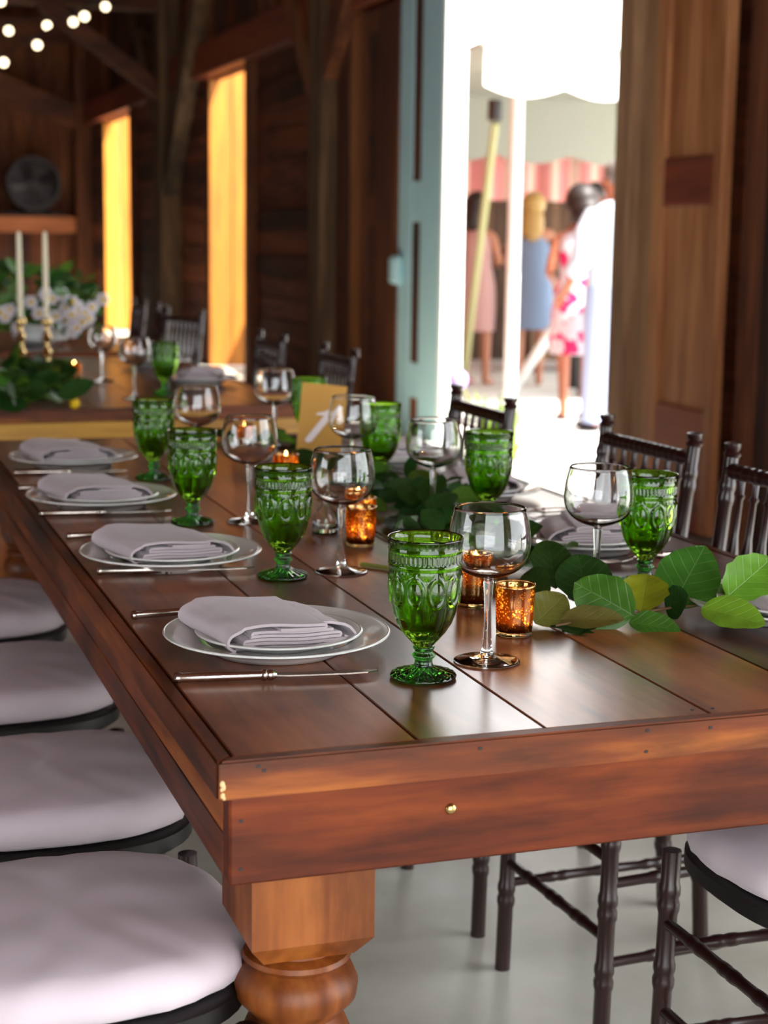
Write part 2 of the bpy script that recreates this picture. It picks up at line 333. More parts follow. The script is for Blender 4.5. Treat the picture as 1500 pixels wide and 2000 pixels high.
def copy_tree(o, loc, rz, label, group=None):
    def rec(a, p):
        c = a.copy(); COL.objects.link(c); c.parent = p
        for ch in a.children: rec(ch, c)
        return c
    r = rec(o, None); r.location = loc; r.rotation_euler = (0, 0, rz); r['label'] = label
    if group: r['group'] = group
    return r

# ------------------------------------------------------------ the barn
structm('floor', MB().box((-6.2, -2.5, -0.12), (3.75, 23.8, 0.0)), M_FLOOR, 'polished grey concrete floor under the tables')
structm('ground_paving', MB().box((3.75, -8, -0.14), (40, 45, -0.02)), M_PAVE, 'pale sunlit paving outside the open barn door')
XW = 3.6
wall = struct('wall_right', label='dark reddish barn wall of horizontal boards between timber posts')
bk = MB()
TOP = 4.55
for y0, y1, z0, z1 in ((-2.5, -1.7, 0, TOP), (-1.7, 2.3, 2.8, TOP), (2.3, 7.0, 0, TOP), (9.6, 14.22, 0, TOP), (15.98, 19.88, 0, TOP), (22.22, 23.7, 0, TOP), (7.0, 9.6, 3.98, TOP), (14.22, 15.98, 2.74, TOP), (19.88, 22.22, 2.71, TOP)):  # includes an unseen doorway nearest the camera, added to brighten the floor
    bk.box((XW+0.04, y0, z0), (XW+0.12, y1, z1))
obj('backing', bk, M_BARN_Y, wall)
def hboards(y0, y1, z0, z1, x=XW, h=0.2, parent=wall, m=M_BARN_Y):
    z = z0
    while z < z1-0.03:
        hh = min(h*rnd.uniform(0.85, 1.15), z1-z); d = rnd.uniform(-0.010, 0.010)
        obj('board', MB().box((x+d, y0, z+0.004), (x+0.038, y1, z+hh-0.004), 0.003), m, parent); z += hh
hboards(11.95, 14.05, 0, 2.78); hboards(16.15, 17.25, 0, 2.74); hboards(17.75, 19.75, 0, 2.74); hboards(22.35, 23.6, 0, 2.74)
y = 2.9
while y < 6.0:
    w = rnd.uniform(0.15, 0.24); y1 = min(y+w, 6.04)
    obj('board', MB().box((XW+rnd.uniform(-.012, .008), y+.004, 0), (XW+.038, y1-.004, 4.4), 0.003), M_BARN_Z, wall); y = y1
# girts, studs and boards above the openings
obj('girt', MB().box((3.50, 9.32, 2.80), (3.63, 11.6, 3.06), 0.008), M_RAIL, wall)
obj('lintel', MB().box((3.46, 6.9, 3.95), (3.70, 9.6, 4.2), 0.01), M_RAIL, wall)
obj('girt', MB().box((3.50, 11.9, 2.76), (3.63, 17.3, 3.06), 0.008), M_RAIL, wall)
obj('girt', MB().box((3.50, 17.7, 2.74), (3.63, 23.6, 3.02), 0.008), M_RAIL, wall)
obj('plate_beam', MB().box((3.36, -2.4, 4.2), (3.62, 23.6, 4.45), 0.01), M_BARN_Y, wall)
for y0, y1 in ((6.0, 7.0), (9.35, 11.5), (11.95, 12.95), (13.55, 14.75), (15.3, 16.2), (18.1, 19.4), (19.9, 21.4), (21.9, 23.5)):
    n = max(2, round((y1-y0)/0.3)); w = (y1-y0)/n
    for i in range(n):
        obj('board', MB().box((3.575+rnd.uniform(-.01, .01), y0+i*w+.004, 3.06), (3.635, y0+(i+1)*w-.004, 4.2), 0.003), M_BARN_Z, wall)
for y0 in (14.06, 19.72):                 # casings beside the sunlit openings
    obj('casing', MB().box((3.53, y0, 0), (3.70, y0+0.16, 2.76), 0.006), M_BARN_Z, wall)
# posts and braces
obj('post', MB().box((3.44, 11.59, 0), (3.63, 11.92, 4.2), 0.015), M_POST, wall)
obj('post', MB().box((3.40, 17.28, 0), (3.63, 17.72, 4.2), 0.015), M_POST, wall)
obj('post', MB().box((3.40, 23.2, 0), (3.63, 23.55, 4.2), 0.015), M_BARN_Z, wall)
def beam(name, a, b, w, t, mat, parent):               # squared timber between two points, t along X
    a, b = Vector(a), Vector(b); d = (b-a).normalized(); up = d.cross(Vector((1, 0, 0))).normalized()*w/2
    x = Vector((t/2, 0, 0))
    if abs(d.x) > 0.8: up = Vector((0, 0, w/2)); x = Vector((0, t/2, 0))
    return obj(name, MB().prism([a-up-x, a+up-x, a+up+x, a-up+x], b-a), mat, parent)
beam('brace', (3.50, 17.35, 1.75), (3.50, 15.55, 3.75), 0.26, 0.16, M_POST, wall)
beam('brace', (3.50, 17.65, 2.45), (3.50, 19.3, 3.9), 0.26, 0.16, M_POST, wall)
beam('brace', (3.52, 11.62, 2.45), (3.52, 10.4, 3.7), 0.22, 0.14, M_BARN_Z, wall)
beam('brace', (3.52, 11.90, 2.35), (3.52, 13.1, 3.7), 0.22, 0.14, M_BARN_Z, wall)
# right jamb of the open doorway
obj('jamb_post', MB().box((3.50, 6.865, 0), (3.78, 7.03, 3.95), 0.012), M_JAMB, wall)
obj('jamb_board', MB().box((3.55, 6.70, 0), (3.63, 6.86, 3.95), 0.008), M_JAMB, wall)
obj('white_jamb', MB().box((3.50, 9.25, 0), (3.64, 9.31, 3.95), 0.006), M_WHITE, wall)
obj('board', MB().box((3.56, 11.0, 0), (3.62, 11.27, 2.78), 0.006), M_LEAF_DOOR, wall)
obj('board', MB().box((3.55, 11.28, 0), (3.62, 11.56, 2.78), 0.006), M_BARN_Z, wall)
def panel_door(n, label, x, y0, y1, ztop, rails, stile, m, mr, mp, recess=0.03):
    d = struct('door_%d' % n, label=label)
    obj('stile', MB().box((x, y0, .03), (x+.05, y0+stile[0], ztop), .004), m, d)
    obj('stile', MB().box((x, y1-stile[1], .03), (x+.05, y1, ztop), .004), m, d)
    for a, b in rails: obj('rail', MB().box((x+.003, y0+stile[0], a), (x+.047, y1-stile[1], b), .004), mr, d)
    zs = [q for r in rails for q in r]
    for a, b in zip([r[1] for r in rails[:-1]], [r[0] for r in rails[1:]]):
        obj('door_panel', MB().box((x+recess, y0+stile[0]-.01, a-.01), (x+.045, y1-stile[1]+.01, b+.01)), mp, d)
    return d
panel_door(1, 'brown panelled wooden door leaf folded back right of the open doorway', 3.52, 6.08, 6.68, 3.9, [(.03, .22), (.36, .56), (1.42, 1.63), (2.6, 2.8), (3.75, 3.9)], (.075, .10), M_LEAF_DOOR, M_RAIL, M_LEAF_DOOR, 0.02)
d2 = panel_door(2, 'pale teal painted door leaf left of the open doorway', 3.50, 9.31, 10.04, 3.9, [(.03, .12), (.28, .50), (1.37, 1.62), (3.0, 3.2), (3.75, 3.9)], (.33, .24), M_TEAL, M_TEAL, M_BARN_Z, 0.008)
obj('handle', MB().box((3.44, 9.93, 0.98), (3.50, 10.06, 1.16), .02), M_TEAL, d2)
panel_door(3, 'dark brown panelled door leaf beside the teal door', 3.55, 10.23, 10.98, 2.76, [(.03, .12), (.28, .50), (1.34, 1.55), (2.62, 2.76)], (.42, .13), M_BARN_Z, M_BARN_Z, M_BARN_X, 0.010)  # panels in slightly darker wood, painting the shade of the recessed slots
# sunlit door leaves swung outward beyond the two tall openings
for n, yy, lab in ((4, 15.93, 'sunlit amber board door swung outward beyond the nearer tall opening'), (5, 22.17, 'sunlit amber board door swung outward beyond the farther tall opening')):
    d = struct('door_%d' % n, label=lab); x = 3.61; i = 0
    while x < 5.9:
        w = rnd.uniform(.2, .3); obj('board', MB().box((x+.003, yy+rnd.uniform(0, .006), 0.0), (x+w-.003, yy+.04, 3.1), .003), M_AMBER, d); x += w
# back wall
wb = struct('wall_back', label='far end wall of upright brown boards')
obj('backing', MB().box((-6.2, 23.66, 0), (3.7, 23.74, 7.0)), M_BARN_Z, wb)
x = 1.6
while x < 3.38:
    w = rnd.uniform(.16, .26); x1 = min(x+w, 3.4)
    for z0, z1 in ((0, 1.28), (1.5, 4.5)):
        obj('board', MB().box((x+.004, 23.60+rnd.uniform(0, .015), z0), (x1-.004, 23.66, z1), .003), M_BARN_Z, wb)
    x = x1
ledge = obj('ledge_beam', MB().box((-2.0, 23.20, 1.28), (3.38, 23.6, 1.50), .01), wood('orange_ledge', lin(96, 44, 18), lin(160, 86, 38), lin(190, 112, 56), 'X', .6), wb)
for a, b in (((0, 168), (150, 232)), ((0, 60), (190, 60))):
    p, q = aty(a[0], a[1], 23.3), aty(b[0], b[1], 23.3)
    p = p + (p-q)*1.2
    beam('tie_beam', p, q, .34, .14, M_BARN_X, wb)
structm('wall_front_sun_block', MB().box((-6.2, -2.6, 2.9), (3.7, -2.5, 4.5)).box((-6.2, -2.6, 0), (-2.6, -2.5, 2.9)).box((2.2, -2.6, 0), (3.7, -2.5, 2.9)).prism([(-6.2,-2.6,4.5),(3.7,-2.6,4.5),(-1.25,-2.6,6.9)],(0,.1,0)), M_BARN_Y, 'unseen board gable added to block sun above the wide front opening')  # unseen header and sides, added to block sun and dim the room
structm('wall_left', MB().box((-6.25, -2.5, 2.7), (-6.15, 23.7, 4.55)).box((-6.25, 3.6, 0), (-6.15, 23.7, 2.7)).box((-6.25, -2.5, 0), (-6.15, .4, 2.7)), M_BARN_Y, 'plain dark board wall on the far left')  # unseen opening near the camera, added for fill light
ce = struct('ceiling', label='dark pitched board roof with rafters')
obj('roof_slope', MB().prism([(4.1, -2.6, 4.42), (4.1, -2.6, 4.5), (-1.2, -2.6, 7.0), (-1.2, -2.6, 6.92)], (0, 26.4, 0)), M_BARN_Y, ce)
obj('roof_slope', MB().prism([(-6.5, -2.6, 4.42), (-6.5, -2.6, 4.5), (-1.2, -2.6, 7.0), (-1.2, -2.6, 6.92)], (0, 26.4, 0)), M_BARN_Y, ce)
for yy in [12.6+1.22*i for i in range(9)]:
    obj('rafter', MB().prism([(3.6, yy, 4.64), (3.6, yy, 4.46), (-1.2, yy, 6.72), (-1.2, yy, 6.9)], (0, .1, 0)), M_BARN_X, ce)
for yy in (11.6, 17.35):
    obj('tie_beam', MB().box((-6.1, yy, 3.55), (3.42, yy+.26, 3.85), .01), M_BARN_X, ce)
beam('brace', (3.42, 17.48, 2.75), (2.2, 17.48, 3.6), .2, .16, M_BARN_X, ce)
# round fan standing on the ledge
f = thing('barn_fan', 'large round dark drum fan standing on the ledge of the far end wall', 'fan', (2.82, 23.35, 1.50))
N = 40
dr = obj('drum', MB().lathe([(.33, -.13), (.36, -.13), (.37, -.1), (.37, .13), (.36, .16), (.33, .16)], 40, close=True), M_FAN, f, True)
dr.rotation_euler = (pi/2, 0, 0); dr.location = (0, 0, .44)
g = MB()
for r in (.08, .15, .22, .29, .335): g.lathe([(r, -.15), (r+.006, -.148), (r+.006, -.142), (r, -.14)], 32, close=True)
for i in range(12): g.tube([(0, 0, -.146), (.345*cos(i*pi/6), .345*sin(i*pi/6), -.146)], .004, 5)
obj('back_plate', MB().box((-.24, .10, .2), (.24, .13, .68), .02).prism([(.345*cos(i*pi/16), .06, .44+.345*sin(i*pi/16)) for i in range(32)], (0, .04, 0)), M_FAN, f)
o = obj('grille', g, M_FAN, f, True); o.rotation_euler = (pi/2, 0, 0); o.location = (0, 0, .44); o.scale = (1, 1, -1)
for i in range(4):
    a = i*pi/2+.3; b = MB(); b.prism([(.05*cos(a), -.02, .05*sin(a)), (.30*cos(a-.3), -.05, .30*sin(a-.3)), (.31*cos(a+.3), .03, .31*sin(a+.3)), (.05*cos(a+1), .03, .05*sin(a+1))], (0, .006, 0))
    o = obj('blade', b, M_FAN, f); o.location = (0, 0, .44)
o = obj('hub', MB().lathe([(0, -.09), (.06, -.08), (.075, -.03), (.075, .08), (0, .09)], 20), M_FAN, f, True); o.rotation_euler = (pi/2, 0, 0); o.location = (0, 0, .44)
for s in (-1, 1): obj('stand', MB().tube([(s*.1, 0, .1), (s*.4, -.05, .0), (s*.4, .05, 0)], .02, 6), M_BLACK, f)
obj('stand_bar', MB().box((-.42, -.1, 0), (.42, .1, .05), .01), M_BLACK, f)

# string lights
st = thing('string_lights', 'strings of glowing round bulbs hanging high under the roof', 'lights', (2.0, 15, 4.0))
def bulb_string(pxs, yy):
    pts = [aty(px, py, yy) for px, py in pxs]
    w = MB(); path = [p + Vector((0, 0, .075)) - Vector(st.location) for p in pts]
    a0 = path[0]+(path[0]-path[1])*2; a1 = path[-1]+(path[-1]-path[-2])*1.2
    w.tube([a0]+path+[a1], .006, 5); obj('cable', w, M_BLACK, st)
    for p in pts:
        q = p - Vector(st.location)
        o = obj('bulb', MB().ball(tuple(q), .034, 12, 8), M_BULB, st, 'all')
        obj('bulb_socket', MB().tube([q+Vector((0, 0, .03)), q+Vector((0, 0, .08))], .014, 8), M_BLACK, o)
bulb_string([(-60, 68), (17, 60), (92, 50), (143, 43), (206, 13)], 15.0)
bulb_string([(-70, 156), (7, 122), (73, 88), (165, 32)], 14.2)
bulb_string([(-60, 20), (1, 2), (50, -30)], 13.4)

# ------------------------------------------------------------ outside
tent = thing('party_tent', 'white scalloped party tent pitched outside the open barn door', 'tent', (7, 13, 0))
T0 = Vector(tent.location)
def valance(name, a, b, ztop, zbot, scal, mat, th=.012, amp=.07, per=.62):
    a, b = Vector(a), Vector(b); n = int((b-a).length/0.03); up = []
    lo = []
    for i in range(n+1):
        s = (b-a).length*i/n; p = a.lerp(b, i/n)-T0
        lo.append((p.x, p.y, zbot+(amp*(1-abs(sin(pi*s/per))) if scal else 0))); up.append((p.x, p.y, ztop))
    d = (b-a).normalized().cross(Vector((0, 0, 1)))*th
    mb = MB(); o = len(mb.v)
    for k in (0, 1):
        for p in lo: mb.v.append(tuple(Vector(p)+d*k))
        for p in up: mb.v.append(tuple(Vector(p)+d*k))
    m = n+1
    for i in range(n):
        mb.f += [(i, i+1, m+i+1, m+i), (2*m+i, 3*m+i, 3*m+i+1, 2*m+i+1), (i, 2*m+i, 2*m+i+1, i+1)]
    return obj(name, mb, mat, tent)
valance('near_valance', (4.45, 11.0, 0), (9.5, 11.0, 0), 2.62, 2.26, True, M_TENTW)
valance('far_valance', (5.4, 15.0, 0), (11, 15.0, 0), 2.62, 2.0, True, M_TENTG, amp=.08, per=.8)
obj('canopy', MB().prism([(4.40-7, -2.05, 2.60), (9.6-7, -2.05, 2.60), (10.6-7, 4.6, 2.62), (5.2-7, 4.6, 2.62)], (0, 0, .02)), M_TENTG, tent)  # stretched back past the far valance to shade guests and fence
obj('roof', MB().prism([(4.40-7, -2.05, 2.62), (9.6-7, -2.05, 2.62), (8.6-7, -.4, 4.6), (6.2-7, -.4, 4.6)], (0, .02, 0)), M_ROOFSTRIPE, tent)
p = at(995, 792, 0)
obj('pole', MB().tube([(p.x-7, p.y-13, -.02), (p.x-7, p.y-13, 3.6)], .05, 14), M_WHITE, tent, True)
obj('pole_collar', MB().tube([aty(966, 235, 12.6)-T0, aty(968, 195, 12.6)-T0], .06, 10), M_FAN, tent, True)
q = aty(967, 240, 12.6); b_ = at(903, 752, 0)
obj('guy_strap', MB().tube([q-T0, Vector((b_.x, b_.y, -.02))-T0], .036, 8), M_STRAP, tent, True)
a = at(1000, 758, 0); 
obj('stay_tube', MB().tube([Vector((a.x, a.y, -.02))-T0, aty(1120, 585, a.y-.8)-T0], .045, 8), M_WHITE, tent, True)
obj('rolled_canvas', MB().tube([aty(1096, 610, a.y-.7)-T0, aty(1118, 575, a.y-.8)-T0, aty(1148, 538, a.y-.9)-T0], [.05, .085, .06], 8), M_STRAPG, tent, True)
t2 = thing('striped_awning', 'pink and white striped awning hanging in front of the board fence', 'awning', (7, 15.6, 0))
mb = MB(); n = 60
for i in range(n+1):
    x = -1.6+4.4*i/n; yy = .04*sin(i*1.3)
    mb.v += [(x, yy, 1.66), (x, yy, 2.2), (x, yy+.01, 1.66), (x, yy+.01, 2.2)]
for i in range(n):
    k = 4*i; mb.f += [(k, k+4, k+5, k+1), (k+2, k+3, k+7, k+6), (k, k+2, k+6, k+4)]
obj('valance', mb, M_STRIPE, t2)
obj('top', MB().box((-1.6, 0, 2.2), (2.8, .8, 2.23)), M_STRIPE, t2)
for x in (-1.58, 2.78): obj('support', MB().tube([(x, .3, -.02), (x, .3, 2.2)], .025, 8), M_WHITE, t2, True)
fe = thing('board_fence', 'weathered upright board fence behind the guests', 'fence', (7, 16.6, 0))
x = -1.6
while x < 3.4:
    w = rnd.uniform(.13, .17); obj('board', MB().box((x+.004, rnd.uniform(0, .012), -.02), (x+w-.004, .035, 2.0+rnd.uniform(-.02, .02)), .003), M_FENCE, fe); x += w
for z in (.4, 1.6): obj('fence_rail', MB().box((-1.6, .035, z), (3.4, .08, z+.1)), M_FENCE, fe)
bar = thing('bar_counter', 'brown wooden bar counter between the blue dress and the floral dress', 'counter', (7.05, 15.1, 0))
obj('counter_top', MB().box((-.55, -.3, 1.0), (.75, .3, 1.06), .008), M_LEAF_DOOR, bar)
for i in range(8): obj('front_plank', MB().box((-.48+i*.145, -.22, .1), (-.345+i*.145, -.19, 1.0), .003), M_FENCE, bar)
for x in (-.48, .6): obj('leg', MB().box((x, -.2, -.02), (x+.08, .2, 1.0)), M_BARN_Z, bar)
pl = thing('flower_clump', 'green leafy clump with a purple bloom outside the doorway', 'plant', (3.72, 8.95, -.02))
pb = aty(895, 742, 8.95)-Vector(pl.location)
obj('stem', MB().tube([(0, 0, 0), pb*.5+Vector((.02, 0, .02)), pb], .008, 6), M_GSTEM, pl, True)
obj('bloom', MB().ball(tuple(pb), .06, 8, 6), M_PURPLE, pl, True)
lf = MB()
for i in range(45):
    a = rnd.uniform(0, 2*pi); r = rnd.uniform(.02, .16); h = rnd.uniform(.12, .42); c = Vector((r*cos(a)-.0+.04, r*sin(a)*.6, 0))
    e = c+Vector((rnd.uniform(-.1, .1), rnd.uniform(-.1, .1), h)); w = Vector((cos(a+1), sin(a+1), 0))*.02
    lf.prism([c-w, c+w, (c+e)/2+w*1.5, e, (c+e)/2-w*1.5], (0, 0, .002))
tags(obj('foliage', lf, M_LEAFL, pl), kind='stuff')

# ------------------------------------------------------------ people
def skin(name, verts, edges, mat, parent, root=0, lv=2):
    bm = bmesh.new(); sl = bm.verts.layers.skin.verify()
    vs = []
    for i, (co, r) in enumerate(verts):
        v = bm.verts.new(co); v[sl].radius = (r, r) if not isinstance(r, tuple) else r; v[sl].use_root = (i == root); vs.append(v)
    for a, b in edges: bm.edges.new((vs[a], vs[b]))
    me = bpy.data.meshes.new(name); bm.to_mesh(me); bm.free()
    o = bpy.data.objects.new(name, me); COL.objects.link(o)
    m = o.modifiers.new('skin', 'SKIN'); m.use_smooth_shade = True
    s = o.modifiers.new('sub', 'SUBSURF'); s.levels = lv; s.render_levels = lv
    dg = bpy.context.evaluated_depsgraph_get(); ev = o.evaluated_get(dg)
    nm = bpy.data.meshes.new_from_object(ev); o.modifiers.clear(); o.data = nm; bpy.data.meshes.remove(me); nm.name = name
    nm.materials.clear(); nm.materials.append(mat)
    nm.polygons.foreach_set('use_smooth', [True]*len(nm.polygons))
    o.parent = parent; return o
def ell_lathe(prof, n=24, dx=0, dy=0, ripple=0.0, k=9):     # prof: (rx, ry, z[, cx, cy])
    mb = MB()
    for p in prof:
        rx, ry, z = p[:3]; cx, cy_ = (p[3], p[4]) if len(p) > 3 else (0, 0)
        for i in range(n):
            t = 2*pi*i/n; q = 1+ripple*cos(k*t)*max(0, 1-(z-.4)/.6)
            mb.v.append((cx+rx*q*cos(t), cy_+ry*q*sin(t), z))
    for j in range(len(prof)-1):
        for i in range(n): mb.f.append((j*n+i, j*n+(i+1) % n, (j+1)*n+(i+1) % n, (j+1)*n+i))
    mb.f += [tuple(range(n-1, -1, -1)), tuple((len(prof)-1)*n+i for i in range(n))]
    return mb
def person(label, loc, rz, H, sk, arms, hair=None, female=True, feet=((-.09, 0), (.09, .06))):
    # local axes: +y the way the person faces, x to their right; built for 1.70 m then scaled
    p = thing('person', label, 'person', loc, rz); p.scale = (H/1.7,)*3
    sw = .165 if female else .20; V = []; Ed = []
    def add(co, r, prev=None):
        V.append((co, r)); 
        if prev is not None: Ed.append((prev, len(V)-1))
        return len(V)-1
    pel = add((0, 0, .93), (.15, .11) if female else (.15, .115)); wa = add((0, .01, 1.10), (.115, .095) if female else (.14, .11), pel)
    ch = add((0, 0, 1.28), (.135, .10) if female else (.165, .115), wa); nb = add((0, -.01, 1.42), .06, ch); nk = add((0, 0, 1.49), .048, nb)
    hd = add((0, .02, 1.57), (.072, .085), nk); ht = add((0, .015, 1.64), (.07, .085), hd)
    for s, (fx, fy) in zip((-1, 1), feet):
        hp = add((s*.09, 0, .84), .085, pel); kn = add((s*.095+.3*(fx-s*.09), fy*.4+.02, .48), .055, hp); an = add((fx, fy, .10), .036, kn)
        he = add((fx, fy-.02, .035), .034, an); add((fx, fy+.13, .025), (.04, .022), he)
    for s, (el, hn) in zip((-1, 1), arms):
        sh = add((s*sw, 0, 1.37), .05, ch); e = add(el, .036, sh); wr = add(hn, .024, e)
        d = (Vector(hn)-Vector(el)).normalized(); side = d.cross(Vector((0, 0, 1))); side = side.normalized() if side.length > .1 else Vector((1, 0, 0))
        pm = add(tuple(Vector(hn)+d*.05), (.03, .014), wr)
        for k, (o_, l) in enumerate(((-.028, .055), (-.010, .072), (.010, .078), (.027, .068))):
            m1 = add(tuple(Vector(hn)+d*.09+side*o_), .0085, pm); add(tuple(Vector(hn)+d*(.09+l)+side*o_*1.2-Vector((0, 0, .02))), .007, m1)
        th = add(tuple(Vector(hn)+d*.05+side*.045*(-s)+Vector((0, 0, .012))), .010, wr); add(tuple(Vector(hn)+d*.085+side*.055*(-s)+Vector((0, 0, .012))), .008, th)
    body = skin('body', V, Ed, sk, p, 0, 1)
    for s in (-1, 1):
        obj('eye', MB().ball((s*.03, .098, 1.60), .010, 8, 6), M_BLACK, body, 'all')
        obj('ear', MB().ball((s*.075, .01, 1.59), .022, 8, 6, (.4, .7, 1.3)), sk, body, 'all')
    obj('nose', MB().ball((0, .108, 1.575), .014, 8, 6, (.8, 1.3, 1.6)), sk, body, 'all')
    obj('mouth', MB().ball((0, .098, 1.535), .018, 8, 6, (1.3, .5, .4)), plain('lips', lin(160, 80, 76), .5), body, 'all')
    return p
def ground(px, py):
    q = at(px, py, 0); return (q.x, q.y, -.02)
pA = person('dark-haired woman in a pink lace dress standing at left behind the slanting strap', ground(925,748), math.radians(-55), 1.66, M_SKIN2, (((-.22, .04, 1.12), (-.05, .26, 1.12)), ((.22, .04, 1.12), (.06, .27, 1.10))))
obj('dress', ell_lathe([(.19, .15, .50), (.20, .155, .70), (.19, .15, .9), (.15, .12, 1.08), (.165, .13, 1.25), (.17, .11, 1.36), (.10, .07, 1.41)], ripple=.03), M_PINKDRESS, pA, True)
obj('hair', MB().ball((0, -.02, 1.63), .115, 14, 10, (1, .95, 1.05)).ball((0, -.07, 1.52), .10, 12, 8, (1, .8, 1.3)), M_HAIRD, pA, 'all')
obj('clutch_bag', MB().box((-.08, .30, 1.08), (.12, .36, 1.24), .02), M_BLACK, pA)
pB = person('blonde woman in a slate blue sleeveless dress seen behind the white tent pole', ground(1032,750), math.radians(-25), 1.68, M_SKIN2, (((-.24, .02, 1.10), (-.16, .24, 1.06)), ((.25, .08, 1.12), (.20, .36, 1.08))))
obj('dress', ell_lathe([(.23, .20, .52), (.21, .18, .7), (.19, .15, .9), (.15, .115, 1.08), (.165, .125, 1.22), (.13, .09, 1.33), (.05, .05, 1.38)], ripple=.03), M_BLUEDRESS, pB, True)
obj('hair', MB().ball((0, -.02, 1.62), .11, 14, 10).ball((0, -.08, 1.45), .10, 12, 8, (1, .6, 1.7)), M_HAIRB, pB, 'all')
pC = person('woman in a white dress with magenta flowers, dark curly hair, seen from behind', ground(1122,815), math.radians(-12), 1.64, M_SKIN1, (((-.23, .0, 1.10), (-.14, .2, 1.02)), ((.24, .02, 1.12), (.24, .2, 1.0))))
obj('dress', ell_lathe([(.20, .18, .50), (.215, .18, .6), (.20, .17, .8), (.185, .15, .92), (.145, .115, 1.08), (.165, .13, 1.25), (.165, .11, 1.36), (.09, .07, 1.41)], ripple=.04), M_FLORAL, pC, True)
obj('hair', MB().ball((0, -.02, 1.63), .13, 14, 10).ball((.02, -.07, 1.55), .12, 12, 8), M_HAIRD, pC, 'all')
for s, (fx, fy) in zip((-1, 1), ((-.09, 0), (.09, .06))): obj('shoe', MB().ball((fx, fy+.05, .015), .05, 10, 6, (.9, 2.0, .5)), M_SHOE, pC, 'all')
pD = person('man in a white shirt and pale trousers standing beside the right door post', ground(1188,835), math.radians(20), 1.80, M_SKIN1, (((-.30, -.02, 1.10), (-.26, .16, .92)), ((.30, .02, 1.10), (.24, .24, .98))), female=False, feet=((-.12, 0), (.12, .04)))
obj('shirt', ell_lathe([(.205, .15, .86), (.20, .145, .95), (.185, .14, 1.1), (.205, .145, 1.26), (.225, .13, 1.37), (.15, .10, 1.43), (.07, .07, 1.47)]), M_SHIRT, pD, True)
for s in (-1, 1):
    obj('sleeve', MB().tube([(s*.17, 0, 1.37), (s*.26, 0, 1.26), (s*.30, .0, 1.10), (s*.285, .08, 1.02)], [.085, .08, .07, .066], 12), M_SHIRT, pD, True)
    obj('trouser_leg', MB().tube([(s*.09, 0, .92), (s*.105, .0, .75), (s*.115, .01, .48), (s*.12, .02, .06)], [.12, .115, .09, .085], 14), M_TROUSER, pD, True)
    obj('shoe', MB().ball((s*.12, .07, .035), .055, 10, 6, (.9, 2.1, .7)), M_SHOE, pD, 'all')
obj('hair', MB().ball((0, -.015, 1.645), .10, 14, 10, (.92, 1.05, .9)), M_HAIRG, pD, 'all')
pE = person('brown-haired guest in a dark top hidden behind the woman in the floral dress', ground(1150,768), math.radians(170), 1.74, M_SKIN3, (((-.28, .02, 1.12), (-.16, .22, 1.05)), ((.28, .02, 1.12), (.16, .22, 1.05))), female=False)
obj('shirt', ell_lathe([(.19, .14, .86), (.18, .135, 1.1), (.20, .14, 1.26), (.21, .12, 1.37), (.14, .10, 1.43)]), M_FAN, pE, True)
for s in (-1, 1): obj('trouser_leg', MB().tube([(s*.09, 0, .92), (s*.1, .0, .5), (s*.1, .02, .06)], [.11, .09, .08], 12), M_BLACK, pE, True)
obj('hair', MB().ball((0, -.03, 1.64), .10, 12, 8, (.95, 1, .95)), M_HAIRD, pE, 'all')

# ------------------------------------------------------------ farm tables
def leg_mb():
    mb = MB(); w = .067
    mb.box((-w, -w, .30), (w, w, .385), .004) if False else None
    # square block with chamfered foot (top of the turned leg)
    ring = lambda h, z: [(-h, -h, z), (h, -h, z), (h, h, z), (-h, h, z)]
    o = len(mb.v); hs = [(.067, .64), (.067, .535), (.050, .512)]
    for h, z in hs: mb.v += ring(h, z)
    for j in range(2):
        for i in range(4): mb.f.append((o+j*4+i, o+j*4+(i+1) % 4, o+j*4+4+(i+1) % 4, o+j*4+4+i))
    mb.f += [(o, o+1, o+2, o+3), (o+8, o+9, o+10, o+11)]
    return mb
LEG_PROF = [(.046, .515), (.047, .508), (.058, .503), (.060, .498), (.052, .491), (.062, .482), (.068, .468), (.066, .452), (.055, .44), (.048, .432), (.054, .424), (.064, .40), (.068, .36), (.066, .31), (.056, .25), (.044, .20), (.038, .17), (.048, .16), (.052, .15), (.044, .14), (.040, .11), (.052, .08), (.056, .05), (.046, .02), (.038, 0)]
